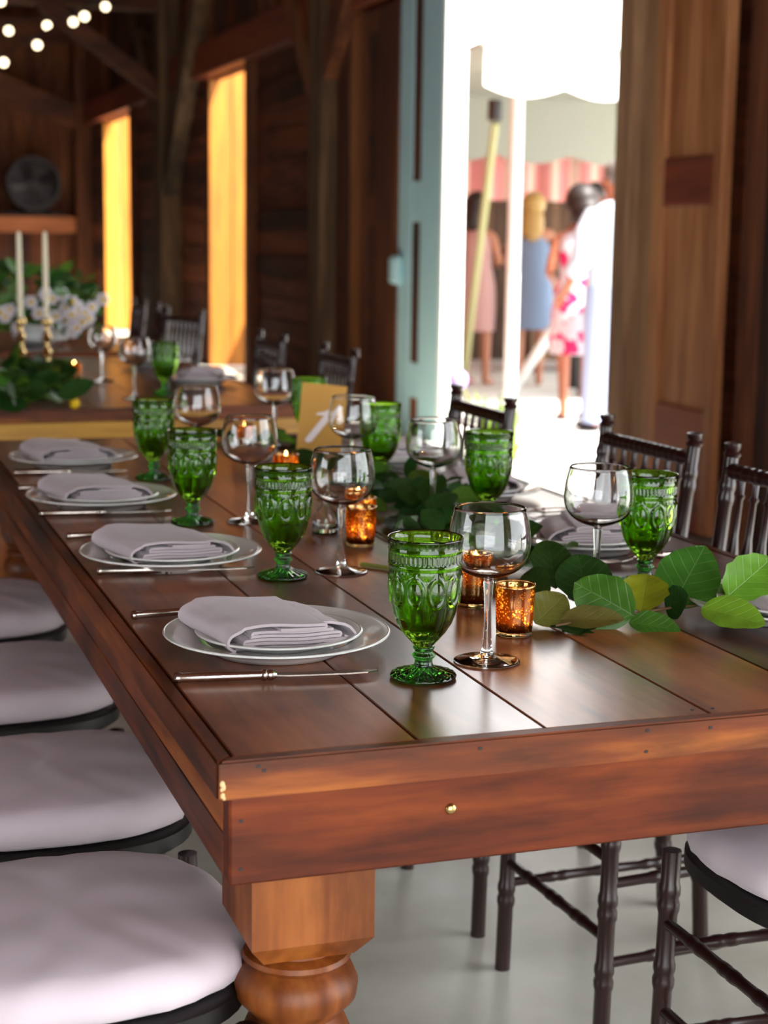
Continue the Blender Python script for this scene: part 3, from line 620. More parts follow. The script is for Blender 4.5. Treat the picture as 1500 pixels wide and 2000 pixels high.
def farm_table(label, x0, y0, x1, y1, cracks, apron_mat, loc, detail=True):
    t = thing('farm_table', label, 'table', loc, 0, 'farm tables in a row')
    T = Vector(loc); H = .76
    def P(a, b): return tuple(Vector(a)-T), tuple(Vector(b)-T)
    xs = cracks; g = .0012
    for i in range(len(xs)-1):
        a, b = P((xs[i]+g, y0+.018, H-.036), (xs[i+1]-g, y1-.018, H))
        obj('plank', MB().box(a, b, .0012), M_TOP, t)
    # mitred edge strips
    e = .0195; z0 = H-.040; bv = .005
    def strip(name, q, mat):
        mb = MB(); o = 0
        out = [Vector((p[0], p[1], 0)) for p in q]
        mb.prism([Vector((p.x, p.y, z0))-T for p in out], (0, 0, H-z0+.0005))
        ob = obj(name, mb, mat, t)
        bm = bmesh.new(); bm.from_mesh(ob.data); bmesh.ops.bevel(bm, geom=bm.edges[:], offset=.0025, segments=2, affect='EDGES'); bm.to_mesh(ob.data); bm.free()
        ob.data.set_sharp_from_angle(angle=.6); ob.data.polygons.foreach_set('use_smooth', [True]*len(ob.data.polygons)); return ob
    strip('edge_strip', [(x0, y0), (x1, y0), (x1-e, y0+e-g), (x0+e, y0+e-g)], M_TX)
    strip('edge_strip', [(x0, y1), (x0+e, y1-e), (x1-e, y1-e), (x1, y1)], M_TX)
    strip('edge_strip', [(x0, y0), (x0+e-g, y0+e), (x0+e-g, y1-e), (x0, y1)], M_TY)
    strip('edge_strip', [(x1, y0), (x1, y1), (x1-e+g, y1-e), (x1-e+g, y0+e)], M_TY)
    ax0, ay0, ax1, ay1 = x0+.015, y0+.012, x1-.015, y1-.012; ab = H-.134
    for nm, a, b, m in (('apron', (ax0, ay0, ab), (ax1, ay0+.03, H-.0405), apron_mat), ('apron', (ax0, ay1-.03, ab), (ax1, ay1, H-.0405), apron_mat)):
        a, b = P(a, b); obj(nm, MB().box(a, b, .0025), m, t)
    for xx in (ax0, ax1-.028):
        for z0_, z1_ in ((ab, H-.0875), (H-.0870, H-.0405)):
            a, b = P((xx, ay0+.03, z0_), (xx+.028, ay1-.03, z1_)); obj('side_apron', MB().box(a, b, .0015), M_TY, t)
    for lx in (x0+.115, x1-.115):
        for ly in (y0+.118, y1-.118):
            lg = obj('leg', leg_mb(), M_TZ, t); lg.location = Vector((lx, ly, 0))-T
            tn = obj('turning', MB().lathe(LEG_PROF, 32), M_TZ, lg, True)
    return t
ft = farm_table('varnished brown plank farm table nearest the camera, set with green goblets', .3485, 1.514, 1.415, 4.14,
    [.368, .5625, .7065, .9035, 1.064, 1.232, 1.3955], M_APRON, (.88, 2.8, 0))
T = Vector(ft.location)
s = aty(881, 1580, 1.5255)
sc_ = obj('brass_screw', MB().lathe([(0, .0035), (.003, .003), (.0055, .0015), (.0062, 0), (.0062, -.004)], 20), M_BRASS, ft, True)
sc_.rotation_euler = (pi/2, 0, 0); sc_.location = s-T
ck = MB()
for px, py, r, k in ((434, 1532, .0035, 1), (437, 1538, .0026, 1.4), (433, 1543, .0022, 1), (435, 1555, .0030, 1.1), (438, 1560, .0020, 1)):
    ck.ball(tuple(aty(px, py, 1.5140)-T), r, 7, 5, (.8, .3, k))
obj('chipped_corner', ck, M_CHIP, ft, 'all')
for px, py in ((505, 1497), (516, 1505), (938, 1462), (1265, 1427), (1262, 1468), (1388, 1421), (471, 1604), (470, 1698), (1352, 1386), (1392, 1383)):
    if py < 1390: q = at(px, py, .7605)-T; mb = MB().lathe([(.0022, -.001), (.0022, .0002)], 10, tuple(q))
    else:
        yy = 1.5138 if py < 1560 and px > 480 or py < 1500 else 1.5258
        q = aty(px, py, yy)-T; mb = MB().box(tuple(q-Vector((.002, .0005, .0015))), tuple(q+Vector((.002, .002, .0015))))
    obj('nail_hole', mb, M_BLACK, ft)
farm_table('second farm table with a golden apron, behind the near table', .40, 4.86, 1.40, 6.95, [.419, .60, .76, .95, 1.10, 1.24, 1.381], M_GOLD_X, (.9, 5.9, 0))
farm_table('farthest farm table carrying the big white flower arrangement', .40, 7.25, 1.42, 9.4, [.419, .60, .76, .95, 1.10, 1.25, 1.401], M_GOLD_X, (.9, 8.3, 0))

# ------------------------------------------------------------ chiavari chairs (facing local +y, seat centre at the origin)
def bamboo(path0, path1, r, rings, mb=None, n=10):
    a, b = Vector(path0), Vector(path1); pts = []; rs = []
    st_ = [0.0]
    for k in rings: st_ += [k-.022, k-.012, k, k+.012, k+.022]
    st_.append(1.0); L = (b-a).length
    vals = [(0, r)]
    for k in rings:
        w = .012/L
        vals += [(k-2.0*w, r), (k-1.4*w, r*1.16), (k-.6*w, r*1.18), (k, r*1.02), (k+.6*w, r*1.18), (k+1.4*w, r*1.16), (k+2.0*w, r)]
    vals.append((1, r))
    return (mb or MB()).tube([a.lerp(b, q) for q, _ in vals], [x for _, x in vals], n)
def make_chair(label):
    c = thing('chiavari_chair', label, 'chair', (0, 0, 0), 0, 'dark chiavari chairs around the tables')
    for s in (-1, 1):
        obj('leg', bamboo((s*.175, .185, 0), (s*.172, .175, .435), .0135, (.32, .58, .84)), M_CHAIR, c, True)
        p = MB(); bamboo((s*.165, -.215, 0), (s*.165, -.185, .45), .0145, (.3, .55, .8), p); bamboo((s*.165, -.185, .45), (s*.168, -.235, .895), .0135, (.22, .55, .86), p)
        p.lathe([(0, .0), (.012, .0), (.017, .008), (.012, .014), (.016, .020), (.016, .027), (0, .031)], 10, (s*.168, -.236, .893))
        obj('back_post', p, M_CHAIR, c, True)
        for z in (.16, .29): obj('stretcher', bamboo((s*.174, .18, z), (s*.165, -.20, z), .0085, (.25, .5, .75)), M_CHAIR, c, True)
    for z in (.20, .33): obj('stretcher', bamboo((-.173, .18, z), (.173, .18, z), .0085, (.25, .5, .75)), M_CHAIR, c, True)
    obj('stretcher', bamboo((-.165, -.205, .22), (.165, -.205, .22), .0085, (.33, .66)), M_CHAIR, c, True)
    obj('top_rail', bamboo((-.168, -.232, .872), (.168, -.232, .872), .0125, (.14, .27, .40, .53, .66, .79, .92)), M_CHAIR, c, True)
    obj('lower_rail', bamboo((-.167, -.203, .605), (.167, -.203, .605), .0105, (.2, .5, .8)), M_CHAIR, c, True)
    obj('lower_rail', bamboo((-.167, -.192, .50), (.167, -.192, .50), .0105, (.2, .5, .8)), M_CHAIR, c, True)
    for i in range(7):
        x = -.168+.336*(i+1)/8.0
        a, b = Vector((x, -.203, .607)), Vector((x, -.232, .868))
        pr = [(0, .0055), (.12, .0055), (.14, .009), (.16, .0055), (.3, .0065), (.42, .0105), (.48, .0105), (.60, .0065), (.84, .0055), (.86, .009), (.88, .0055), (1, .0055)]
        obj('spindle', MB().tube([a.lerp(b, q) for q, _ in pr], [r for _, r in pr], 8), M_CHAIR, c, True)
    se = lambda k, rx, ry, cy_=0, z=0, n=48, e=.62: [(rx*abs(cos(2*pi*i/n))**e*(1 if cos(2*pi*i/n) > 0 else -1), cy_+ry*abs(sin(2*pi*i/n))**e*(1 if sin(2*pi*i/n) > 0 else -1), z) for i in range(n)]
    fr = MB(); n = 48
    for rx, ry, z in ((.190, .198, .432), (.196, .205, .437), (.196, .205, .457), (.190, .198, .462)): fr.v += se(0, rx, ry, 0, z, n, .7)
    for j in range(3):
        for i in range(n): fr.f.append((j*n+i, j*n+(i+1) % n, (j+1)*n+(i+1) % n, (j+1)*n+i))
    fr.f += [tuple(range(n-1, -1, -1)), tuple(range(3*n, 4*n))]
    obj('seat', fr, M_SEAT, c, 40)
    cu = MB(); n = 72; rows = [(.96, .463), (1.02, .470), (1.045, .484), (1.03, .500), (.97, .512), (.91, .5165), (.82, .520), (.72, .5225), (.6, .5245), (.48, .526), (.36, .5268), (.24, .5273), (.12, .5276), (.02, .5277)]
    for j, (q, z) in enumerate(rows):
        for i in range(n):
            t = 2*pi*i/n; e = 1-.22*min(1, q)**2 if j > 3 else .78
            w = 1+(.010*sin(17*t+1.3*sin(5*t))+.006*sin(41*t)) * (1 if 1 <= j <= 4 else .25 if j < 6 else 0)
            x = .190*q*abs(cos(t))**e*(1 if cos(t) > 0 else -1)*w; y = .200*q*abs(sin(t))**e*(1 if sin(t) > 0 else -1)*w
            zz = z + ((.0011*sin(55*x+28*y+2*sin(30*y))+.0008*sin(90*y-35*x+3*sin(21*x))) if j > 3 else 0) + .002*sin(3*t+1)*min(1, q)**2
            cu.v.append((x, y, zz))
    for j in range(len(rows)-1):
        for i in range(n): cu.f.append((j*n+i, j*n+(i+1) % n, (j+1)*n+(i+1) % n, (j+1)*n+i))
    cu.f += [tuple(range(n-1, -1, -1)), tuple(range((len(rows)-1)*n, len(rows)*n))]
    obj('seat_cushion', cu, M_CLOTH, c, 'all', label='white fabric seat cushion')
    return c
chair_spots = [   # x, y, rotation (facing the table), label
    (.225, 1.775, -pi/2, 'white-cushioned dark chair nearest the camera on the left side of the near table'),
    (.275, 2.29, -pi/2-.03, 'white-cushioned dark chair second from the camera on the left side of the near table'),
    (.27, 2.875, -pi/2+.02, 'white-cushioned dark chair third from the camera on the left side of the near table'),
    (.262, 3.47, -pi/2, 'white-cushioned dark chair farthest from the camera on the left side of the near table'),
    (1.265, 1.76, pi/2, 'dark chair tucked under the near right end, its white cushion showing below the apron'),
    (1.285, 2.35, pi/2+.05, 'dark chair whose back is cut by the right picture edge, behind the big leaf'),
    (1.28, 2.84, pi/2+.04, 'dark spindle-backed chair behind the green goblet, in front of the brown door post'),
    (1.215, 3.55, pi/2, 'dark spindle-backed chair against the bright open doorway'),
    (1.36, 5.15, pi/2, 'blurred dark chair just left of the teal door, by the second table'),
    (1.33, 5.90, pi/2, 'blurred dark chair right of the nearer amber opening, by the second table'),
    (1.42, 7.75, pi/2+.3, 'blurred dark chair left of the nearer amber opening, by the farthest table'),
    (1.42, 8.45, pi/2-.1, 'blurred dark chair in front of the farther amber opening'),
    (1.42, 9.05, pi/2, 'blurred dark chair beyond the flowers at the far end of the last table'),
]
ch0 = make_chair(chair_spots[0][3]); ch0.location = (chair_spots[0][0], chair_spots[0][1], 0); ch0.rotation_euler = (0, 0, chair_spots[0][2])
for x, y, r, lab in chair_spots[1:]: copy_tree(ch0, (x, y, 0), r, lab)

# ------------------------------------------------------------ green goblets
def gob_mod(r, z, t):
    d = 0.0
    if r > .030 and .135 < z < .1565:                    # rib band and bead row
        if .1405 < z < .1515: d += .0008*cos(48*t)
    if .1575 < z < .1655: d += .0009*max(0, cos(40*t))**2*exp(-((z-.1615)/.002)**2)
    if .040 < z < .134:
        k = 10; u = ((t*k/(2*pi)) % 1)-.5; dx = u*2*pi*r/k; dz = z-.108
        q = sqrt((dx/.0095)**2+(dz/.0165)**2)
        d += .0019*exp(-((q-1)/.13)**2)
        if q < .8: d += .0018*(1-(q/.8)**2)
        if q > 1.05 and z < .125: d += .0008*cos(2*pi*u)*min(1, (q-1.05)*2)-.0002
        if z < .09: d += .0006*exp(-((abs(u)-.5)/.05)**2)
        for row, zz in ((0, .129), ): d += .0007*exp(-((z-zz)/.0016)**2)*abs(cos(20*t))
    if z < .014 and .012 < r < .037: d += 0
    return r+d
def seq(pts, n):                                     # resample a profile by interpolation
    out = []
    for (a, b) in zip(pts[:-1], pts[1:]):
        m = max(1, int(round(max(abs(b[1]-a[1]), abs(b[0]-a[0]))/n)))
        for i in range(m): q = i/m; out.append((a[0]+(b[0]-a[0])*q, a[1]+(b[1]-a[1])*q))
    return out+[pts[-1]]
def make_goblet(label):
    g = thing('green_goblet', label, 'goblet', (0, 0, 0), 0, 'green pressed glass goblets')
    outer = [(.010, .0375), (.0125, .0405), (.0175, .046), (.0245, .054), (.0315, .065), (.0365, .078), (.0398, .092), (.0414, .106), (.0420, .120), (.0422, .1335), (.0432, .1345), (.0436, .1365), (.0432, .1385), (.0424, .1395), (.0424, .1515), (.0432, .1525), (.0438, .1545), (.0430, .1565), (.0430, .1620), (.0440, .1645), (.0446, .1670), (.0440, .1683)]
    inner = [(.0425, .1675), (.0405, .160), (.0395, .135), (.0390, .118), (.0375, .098), (.0335, .078), (.0270, .063), (.0180, .054), (.0080, .0505), (.0001, .050)]
    outer = seq(outer, .0016)
    prof = [(.0001, .0375)]+outer+inner
    no = len(outer)+1
    n = 240
    mb = MB(); o = 0
    for j, (r, z) in enumerate(prof):
        for i in range(n):
            t = 2*pi*i/n; rr = gob_mod(r, z, t) if 1 <= j < no else r
            mb.v.append((rr*cos(t), rr*sin(t), z))
    for j in range(len(prof)-1):
        for i in range(n): mb.f.append((j*n+i, j*n+(i+1) % n, (j+1)*n+(i+1) % n, (j+1)*n+i))
    obj('bowl', mb, M_GREEN, g, 'all', weld=True)
    stem = [(.0001, .0377), (.0122, .0377), (.0130, .0365), (.0118, .0345), (.0100, .0325), (.0108, .0300), (.0132, .0278), (.0138, .0265), (.0125, .0250), (.0102, .0225), (.0100, .0195), (.0108, .0165), (.0125, .0142), (.0001, .0142)]
    obj('stem', MB().lathe(seq(stem, .002), 80, mod=lambda r, z, t: r*(1+.035*cos(20*t)) if .018 < z < .035 and r > .009 else r), M_GREEND, g, 'all')
    foot = [(.0001, .0146), (.0126, .0140), (.0150, .0125), (.0190, .0105), (.0260, .0082), (.0330, .0063), (.0375, .0050), (.0392, .0034), (.0388, .0016), (.0370, .0006), (.0310, .0002), (.0290, .0012), (.0001, .0025)]
    ft_ = obj('foot', MB().lathe(seq(foot, .002), 120, mod=lambda r, z, t: r, ), M_GREEND, g, 'all')
    for v in bpy.data.meshes[ft_.data.name].vertices:
        r = sqrt(v.co.x**2+v.co.y**2); t = atan2(v.co.y, v.co.x)
        if .013 < r < .0385 and v.co.z > .0028: v.co.z += .0009*(1 if cos(20*t) > 0 else -1)*min(1, (r-.013)/.006)
    return g
gob = [(.652, 1.758, 'green goblet nearest the camera, in front of the two gold votives'), (.646, 2.36, 'green goblet second from the camera, with a flame showing over its rim'),
       (.614, 2.854, 'green goblet third from the camera on the left, beside the second farthest plate'), (.652, 3.414, 'green goblet farthest on the left, beside the farthest left plate'),
       (1.156, 2.168, 'green goblet rising behind the big upright leaf at right'), (1.127, 2.72, 'green goblet against the white floor of the open doorway'),
       (1.097, 3.241, 'green goblet standing right of the gold number card'), (1.125, 3.873, 'green goblet half hidden behind the gold number card')]
g0 = make_goblet(gob[0][2]); g0.location = (gob[0][0], gob[0][1], .7605)
for x, y, lab in gob[1:]: copy_tree(g0, (x, y, .7605), rnd.uniform(0, 6), lab)
copy_tree(g0, (1.045, 5.267, .7605), 1, 'blurred green goblet on the second table beside a clear wine glass')

# ------------------------------------------------------------ wine glasses
def make_wine(label):
    g = thing('wine_glass', label, 'wine glass', (0, 0, 0), 0, 'clear stemmed wine glasses')
    out = [(.0042, .1015), (.0075, .1030), (.0150, .1055), (.0260, .1095), (.0370, .1160), (.0450, .1250), (.0490, .1360), (.0500, .1470), (.0492, .1600), (.0468, .1750), (.0432, .1895)]
    inn = [(.0422, .1905), (.0420, .1895), (.0456, .1750), (.0480, .1600), (.0488, .1470), (.0478, .1365), (.0438, .1262), (.0360, .1178), (.0250, .1118), (.0130, .1085), (.0001, .1075)]
    def smooth(p):                                    # Catmull-Rom
        q = [p[0]]+p+[p[-1]]; o = []
        for i in range(1, len(q)-2):
            for k in range(4):
                t = k/4; a, b, c, d = q[i-1], q[i], q[i+1], q[i+2]
                o.append(tuple(.5*((2*b[m])+(-a[m]+c[m])*t+(2*a[m]-5*b[m]+4*c[m]-d[m])*t*t+(-a[m]+3*b[m]-3*c[m]+d[m])*t**3) for m in (0, 1)))
        o.append(p[-1]); return [(max(r, .0001), z) for r, z in o]
    obj('bowl', MB().lathe([(.0001, .1015)]+smooth(out)+smooth(inn), 72), M_GLASS, g, 'all')
    obj('stem', MB().lathe([(.0001, .1013)]+smooth([(.0052, .1013), (.0062, .0990), (.0056, .0900), (.0046, .0720), (.0044, .0500), (.0050, .0300), (.0064, .0160), (.0090, .0092)])+[(.0001, .0092)], 40), M_GLASS, g, 'all')
    obj('foot', MB().lathe([(.0001, .0090)]+smooth([(.0092, .0090), (.0140, .0066), (.0230, .0046), (.0330, .0030), (.0390, .0022), (.0405, .0012), (.0395, .0003)])+[(.0350, .0002), (.0001, .0012)], 72), M_GLASS, g, 'all')
    return g
wine = [(.752, 1.806, 'clear wine glass nearest the camera, beside the nearest green goblet'), (.742, 2.372, 'clear wine glass second from the camera, in front of the single votive'),
        (.717, 2.849, 'clear wine glass holding the view of a candle flame, left of the number card'), (.753, 3.451, 'clear wine glass farthest on the left, between two green goblets'),
        (1.044, 2.105, 'clear wine glass at right beside the goblet behind the big leaf'), (1.026, 2.734, 'clear wine glass against the white door jamb'),
        (1.035, 3.863, 'clear wine glass left of the goblet behind the number card'), (1.014, 3.171, 'clear wine glass just right of the gold number card')]
w0 = make_wine(wine[0][2]); w0.location = (wine[0][0], wine[0][1], .7605)
for x, y, lab in wine[1:]: copy_tree(w0, (x, y, .7605), 0, lab)
copy_tree(w0, (.926, 5.776, .7605), 0, 'blurred clear wine glass on the second table, the farther one')
copy_tree(w0, (.922, 5.134, .7605), 0, 'blurred clear wine glass on the second table, the nearer one')

# ------------------------------------------------------------ plates
def make_plate(name, label, R, h, foot, grp):
    p = thing(name, label, 'plate', (0, 0, 0), 0, grp)
    th = .0035
    top = [(.0001, h*.34), (foot*.95, h*.34), (foot*1.08, h*.42), (foot*1.18, h*.66), (R*.86, h*.86), (R*.97, h*.99), (R, h)]
    bot = [(R+.0008, h-.0012), (R, h-.003), (R*.86, h*.86-th), (foot*1.20, h*.60-th*.6), (foot*1.04, h*.16), (foot, 0), (foot*.96, 0), (foot*.94, h*.14), (.0001, h*.14)]
    d = obj('dish', MB().lathe(seq(top, .004)+bot, 96), M_CHINA, p, 'all')
    d.data.set_sharp_from_angle(angle=.9)
    obj('rim', MB().lathe([(R-.002, h-.0005), (R+.0002, h+.0009), (R+.0018, h-.0008), (R, h-.003)], 96, close=True), M_CHINA, p, 'all')
    return p
def napkin(name, label, mirror=1, seed=0):
    # one cloth folded back and forth: layers stacked, folds showing on the near side
    t = thing(name, label, 'napkin', (0, 0, 0), 0, 'folded mauve grey napkins on the plates')
    r = random.Random(seed)
    def sheet(prof, th, y0, y1, skew, lift, nseg=22):     # prof: centreline (x,z) extruded along y, closed loop of thickness th
        pts = [Vector((x, z, 0)) for x, z in prof]; L_, R_ = [], []
        for i, p in enumerate(pts):
            d = (pts[min(i+1, len(pts)-1)]-pts[max(i-1, 0)]).normalized(); nrm = Vector((-d.y, d.x, 0))
            L_.append(p+nrm*th/2); R_.append(p-nrm*th/2)
        loop = L_+R_[::-1]; mb = MB(); n = len(loop)
        for j in range(nseg+1):
            q = j/nseg; y = y0+(y1-y0)*q; e = 1-.12*max(0, abs(2*q-1)-.9)*10*0.12
            for k, p in enumerate(loop):
                wob = .0012*sin(q*7+p.x*60+seed)+.0008*sin(q*15+p.x*35)
                mb.v.append((mirror*(p.x*(1-.04*(1-q))+skew*q), y+.003*sin(p.x*40+seed), p.y+lift*q+wob*min(1, max(0, p.y)/.01)))
        for j in range(nseg):
            for k in range(n): mb.f.append((j*n+k, j*n+(k+1) % n, (j+1)*n+(k+1) % n, (j+1)*n+k))
        mb.f += [tuple(range(n-1, -1, -1)), tuple(nseg*n+k for k in range(n))]
        return mb
    def arc(cx, cz, rad, a0, a1, n=6): return [(cx+rad*cos(a0+(a1-a0)*i/n), cz+rad*sin(a0+(a1-a0)*i/n)) for i in range(n+1)]
    def run(x0, x1, z, n=8, sag=.0): return [(x0+(x1-x0)*i/n, z+sag*sin(pi*i/n)) for i in range(n+1)]
    # under layers, wide, reaching to the right
    p1 = run(-.056, .086, .0022, 10)
    for k in range(4):
        z = .0022+.0045*k; a0, b0 = (.086-.004*k, -.047+.005*k)
        if k % 2 == 0: p1 += arc(a0, z+.00225, .00225, -pi/2, pi/2)[1:]+run(a0, b0, z+.0045, 12, .0008)[1:]
        else: p1 += arc(b0, z+.00225, .00225, -pi/2, -3*pi/2)[1:]+run(b0, a0-.004, z+.0045, 12, .0008)[1:]
    obj('under_fold', sheet(p1, .0034, -.060, .062, -.022, .002), M_NAPKIN, t, 'all')
    ell = [(-.054+.013*cos(a), .0128+.0112*sin(a)) for a in [pi/2+(pi*.93)*k/9 for k in range(10)]]
    p2 = run(.000, .056, .0248, 8, .001)+arc(.056, .0270, .0022, -pi/2, pi/2)[1:]+run(.056, -.045, .0292, 12, .0022)[1:]+[(-.050, .0262)]+ell[1:]
    obj('upper_fold', sheet(p2, .0036, -.068, .070, -.032, .006), M_NAPKIN, t, 'all')
    p3 = run(.040, .080, .0240, 6, .003)+[(.088, .0228), (.096, .0190), (.102, .0130), (.1045, .0080), (.102, .0056), (.096, .0062), (.088, .0080)]
    obj('side_flap', sheet(p3, .0034, -.050, .072, -.036, .003), M_NAPKIN, t, 'all')
    for c in t.children: c.data.set_sharp_from_angle(angle=1.0)
    return t
L = [(.522, 1.935), (.503, 2.50), (.489, 3.085), (.517, 3.645)]
Rr = [(1.25, 1.92), (1.195, 2.457), (1.209, 3.012), (1.20, 3.53)]
names = ['nearest the camera on the left side', 'second from the camera on the left side', 'third from the camera on the left side', 'farthest from the camera on the left side']
namesR = ['at the right edge behind the leaves', 'on the right by the big leaf goblet', 'on the right by the doorway goblet', 'on the far right beyond the wine glasses']
bp0 = make_plate('dinner_plate', 'large white dinner plate '+names[0], .140, .025, .082, 'large white dinner plates')
sp0 = make_plate('salad_plate', 'small white plate stacked on the dinner plate '+names[0], .103, .017, .060, 'small white plates on the dinner plates')
nk0 = napkin('folded_napkin', 'folded grey napkin on the plates '+names[0], 1, 3)
nk1 = napkin('folded_napkin', 'folded grey napkin on the plates '+namesR[0], -1, 5)
Z0 = .7605
def setting(i, x, y, nm, right, first=False, z=Z0):
    a = (x, y, z); b = (x+.002, y-.002, z+.0092); c = (x-.012 if not right else x+.012, y-.004, z+.0158)
    rz = rnd.uniform(-.05, .05)
    if i == 0 and not right: bp0.location = a; sp0.location = b; nk0.location = c; nk0.rotation_euler = (0, 0, -.03); return
    copy_tree(bp0, a, 0, 'large white dinner plate '+nm); copy_tree(sp0, b, 0, 'small white plate stacked on the dinner plate '+nm)
    if right and i == 0: nk1.location = c; nk1.rotation_euler = (0, 0, .2)
    else: copy_tree(nk1 if right else nk0, c, rz, 'folded grey napkin on the plates '+nm)
for i, (x, y) in enumerate(L): setting(i, x, y, names[i], False)
for i, (x, y) in enumerate(Rr): setting(i, x, y, namesR[i], True)
setting(9, 1.23, 5.62, 'on the second table near the amber opening', True)
setting(9, 1.24, 6.45, 'on the second table beyond the blurred goblet', True)

# ------------------------------------------------------------ cutlery
def make_knife(label):
    k = thing('table_knife', label, 'knife', (0, 0, 0), 0, 'silver table knives')
    h = [(0, .0052), (.002, .0066), (.006, .0068), (.008, .0056), (.05, .0058), (.100, .0054), (.102, .0072), (.105, .0074), (.107, .0058), (.110, .0072), (.113, .0070), (.116, .0050), (.118, .004)]
    obj('handle', MB().tube([(x, 0, .0072) for x, _ in h], [r for _, r in h], 14), M_SILVER, k, 40)
    pts = [(.116, -.004), (.13, -.0075), (.16, -.0085), (.20, -.0078), (.225, -.005), (.238, .0015), (.235, .004), (.16, .0052), (.116, .0045)]
    obj('blade', MB().prism([(x, y, .0062) for x, y in pts], (0, 0, .0016)), M_SILVER, k)
    return k
def make_fork(label):
    k = thing('table_fork', label, 'fork', (0, 0, 0), 0, 'silver table forks')
    h = [(0, .0048), (.002, .0060), (.006, .0062), (.008, .0050), (.085, .0048), (.088, .0062), (.092, .0062), (.095, .0042), (.12, .0030), (.145, .0030)]
    obj('handle', MB().tube([(x, 0, .0064+(.004*sin((x-.095)/.05*pi) if x > .095 else 0)) for x, _ in h], [r for _, r in h], 12), M_SILVER, k, 40)
    pts = [(.143, -.003), (.150, -.009), (.160, -.0115), (.172, -.0115), (.172, .0115), (.160, .0115), (.150, .009), (.143, .003)]
    hd = MB().prism([(x, y, .0060-(x-.143)*.12) for x, y in pts], (0, 0, .0016)); obj('head', hd, M_SILVER, k)
    for i in range(4):
        y = -.0098+i*.0065; obj('tine', MB().tube([(.171, y, .0032), (.185, y, .0024), (.198, y, .0030), (.207, y, .0052)], [.0014, .0013, .0011, .0006], 6), M_SILVER, k, True)
    return k
kn = make_knife('silver knife lying in front of the plate '+names[0]); kn.location = (.366, 1.807, Z0); kn.rotation_euler = (0, 0, -.137)
for (x, y, r), nm in zip(((.376, 2.438, 0), (.360, 2.983, 0), (.374, 3.515, 0)), names[1:]):
    pass
copy_tree(kn, (.378, 2.438, Z0), -.14, 'silver knife lying in front of the plate '+names[1])
copy_tree(kn, (.360, 2.983, Z0), -.10, 'silver knife lying in front of the plate '+names[2])
copy_tree(kn, (.374, 3.518, Z0), -.08, 'silver knife lying in front of the plate '+names[3])
fk = make_fork('silver fork handle left of the plate '+names[0]); fk.location = (.376, 2.136, Z0); fk.rotation_euler = (0, 0, .08)
copy_tree(fk, (.375, 2.746, Z0), .10, 'silver fork handle left of the plate '+names[1])
copy_tree(fk, (.358, 3.302, Z0), .06, 'silver fork handle left of the plate '+names[2])
copy_tree(fk, (1.365, 2.348, Z0), pi+.10, 'silver fork lying behind the stem of the goblet by the big leaf')
copy_tree(fk, (1.36, 2.80, Z0), pi+.10, 'silver fork by the plate near the doorway goblet')

# ------------------------------------------------------------ votives
def make_votive(label, w=0.0):                       # w: how far the wax has burnt down
    v = thing('votive_candle', label, 'candle', (0, 0, 0), 0, 'amber mercury glass votives')
    obj('cup', MB().lathe([(.0235, .0062), (.0243, .02), (.0252, .045), (.0262, .0645), (.0268, .066), (.0260, .0664), (.0250, .0645), (.0241, .045), (.0232, .02), (.0226, .0066)], 48, close=True), M_MERC, v, 'all')
    obj('glass_base', MB().lathe([(.0001, 0), (.0215, 0), (.0235, .0015), (.0238, .0060), (.0225, .0064), (.0001, .0064)], 48), M_AMBERGLASS, v, 40)
    obj('rim', MB().lathe([(.0262, .0655), (.0270, .0668), (.0262, .0680), (.0252, .0668)], 48, close=True), M_AMBERGLASS, v, 'all')
    obj('wax', MB().lathe([(.0001, .0068), (.0205, .0068), (.0210, .030-w), (.0205, .036-w), (.0190, .0375-w), (.0001, .0365-w)], 32), M_WAX, v, 40)
    obj('wick', MB().tube([(0, 0, .036-w), (.0005, 0, .043-w)], .0008, 6), M_WICK, v)
    obj('flame', MB().lathe([(.0001, .0415), (.0022, .0435), (.0032, .0475), (.0026, .0535), (.0012, .0600), (.0001, .0650)], 12, (0, 0, (.008 if w == 0 else -w))), M_FLAME, v, 'all')
    ld = bpy.data.lights.new('candle_light', 'POINT'); ld.energy = .8; ld.color = (1, .60, .24); ld.shadow_soft_size = .005
    lo = bpy.data.objects.new('candle_light', ld); COL.objects.link(lo); lo.parent = v; lo.location = (0, 0, .060 if w == 0 else .052-w)
    return v
vot = [(.839, 1.925, 'gold speckled votive candle standing right of the nearest wine glass'), (.852, 2.10, 'gold speckled votive candle half hidden behind the nearest goblet'),
       (.838, 2.573, 'gold speckled votive candle right of the second wine glass stem'), (.868, 2.665, 'lit votive candle peeping out behind the single votive'),
       (.895, 3.25, 'lit votive whose flame shows above the second goblet'), (.94, 3.80, 'lit votive seen through the wine glass left of the number card'),
       (.823, 5.755, 'blurred lit amber votive on the second table beside the greenery')]
v0 = make_votive(vot[0][2], .018); v0.location = (vot[0][0], vot[0][1], Z0)
v1 = make_votive(vot[1][2]); v1.location = (vot[1][0], vot[1][1], Z0)
for i, (x, y, lab) in enumerate(vot[2:]): copy_tree(v0 if i == 0 else v1, (x, y, Z0), rnd.uniform(0, 6), lab)

# small clear bell-shaped bud vase
bv = thing('bud_vase', 'small clear bell-shaped glass vase between the second goblet and its wine glass', 'vase', (.815, 2.70, Z0))
obj('body', MB().lathe([(.0001, .004), (.0215, .004), (.0215, 0), (.0232, .0005), (.0235, .008), (.0222, .025), (.0175, .038), (.0085, .046), (.0060, .055), (.0058, .080), (.0075, .086), (.0068, .087), (.0044, .080), (.0044, .055), (.0065, .047), (.0155, .038), (.0205, .025), (.0215, .010), (.0001, .008)], 40), M_GLASS, bv, 'all')
obj('flower_stem', MB().tube([(0, 0, .009), (.003, 0, .06), (.004, .002, .10)], .0012, 6), M_GSTEM, bv, True)

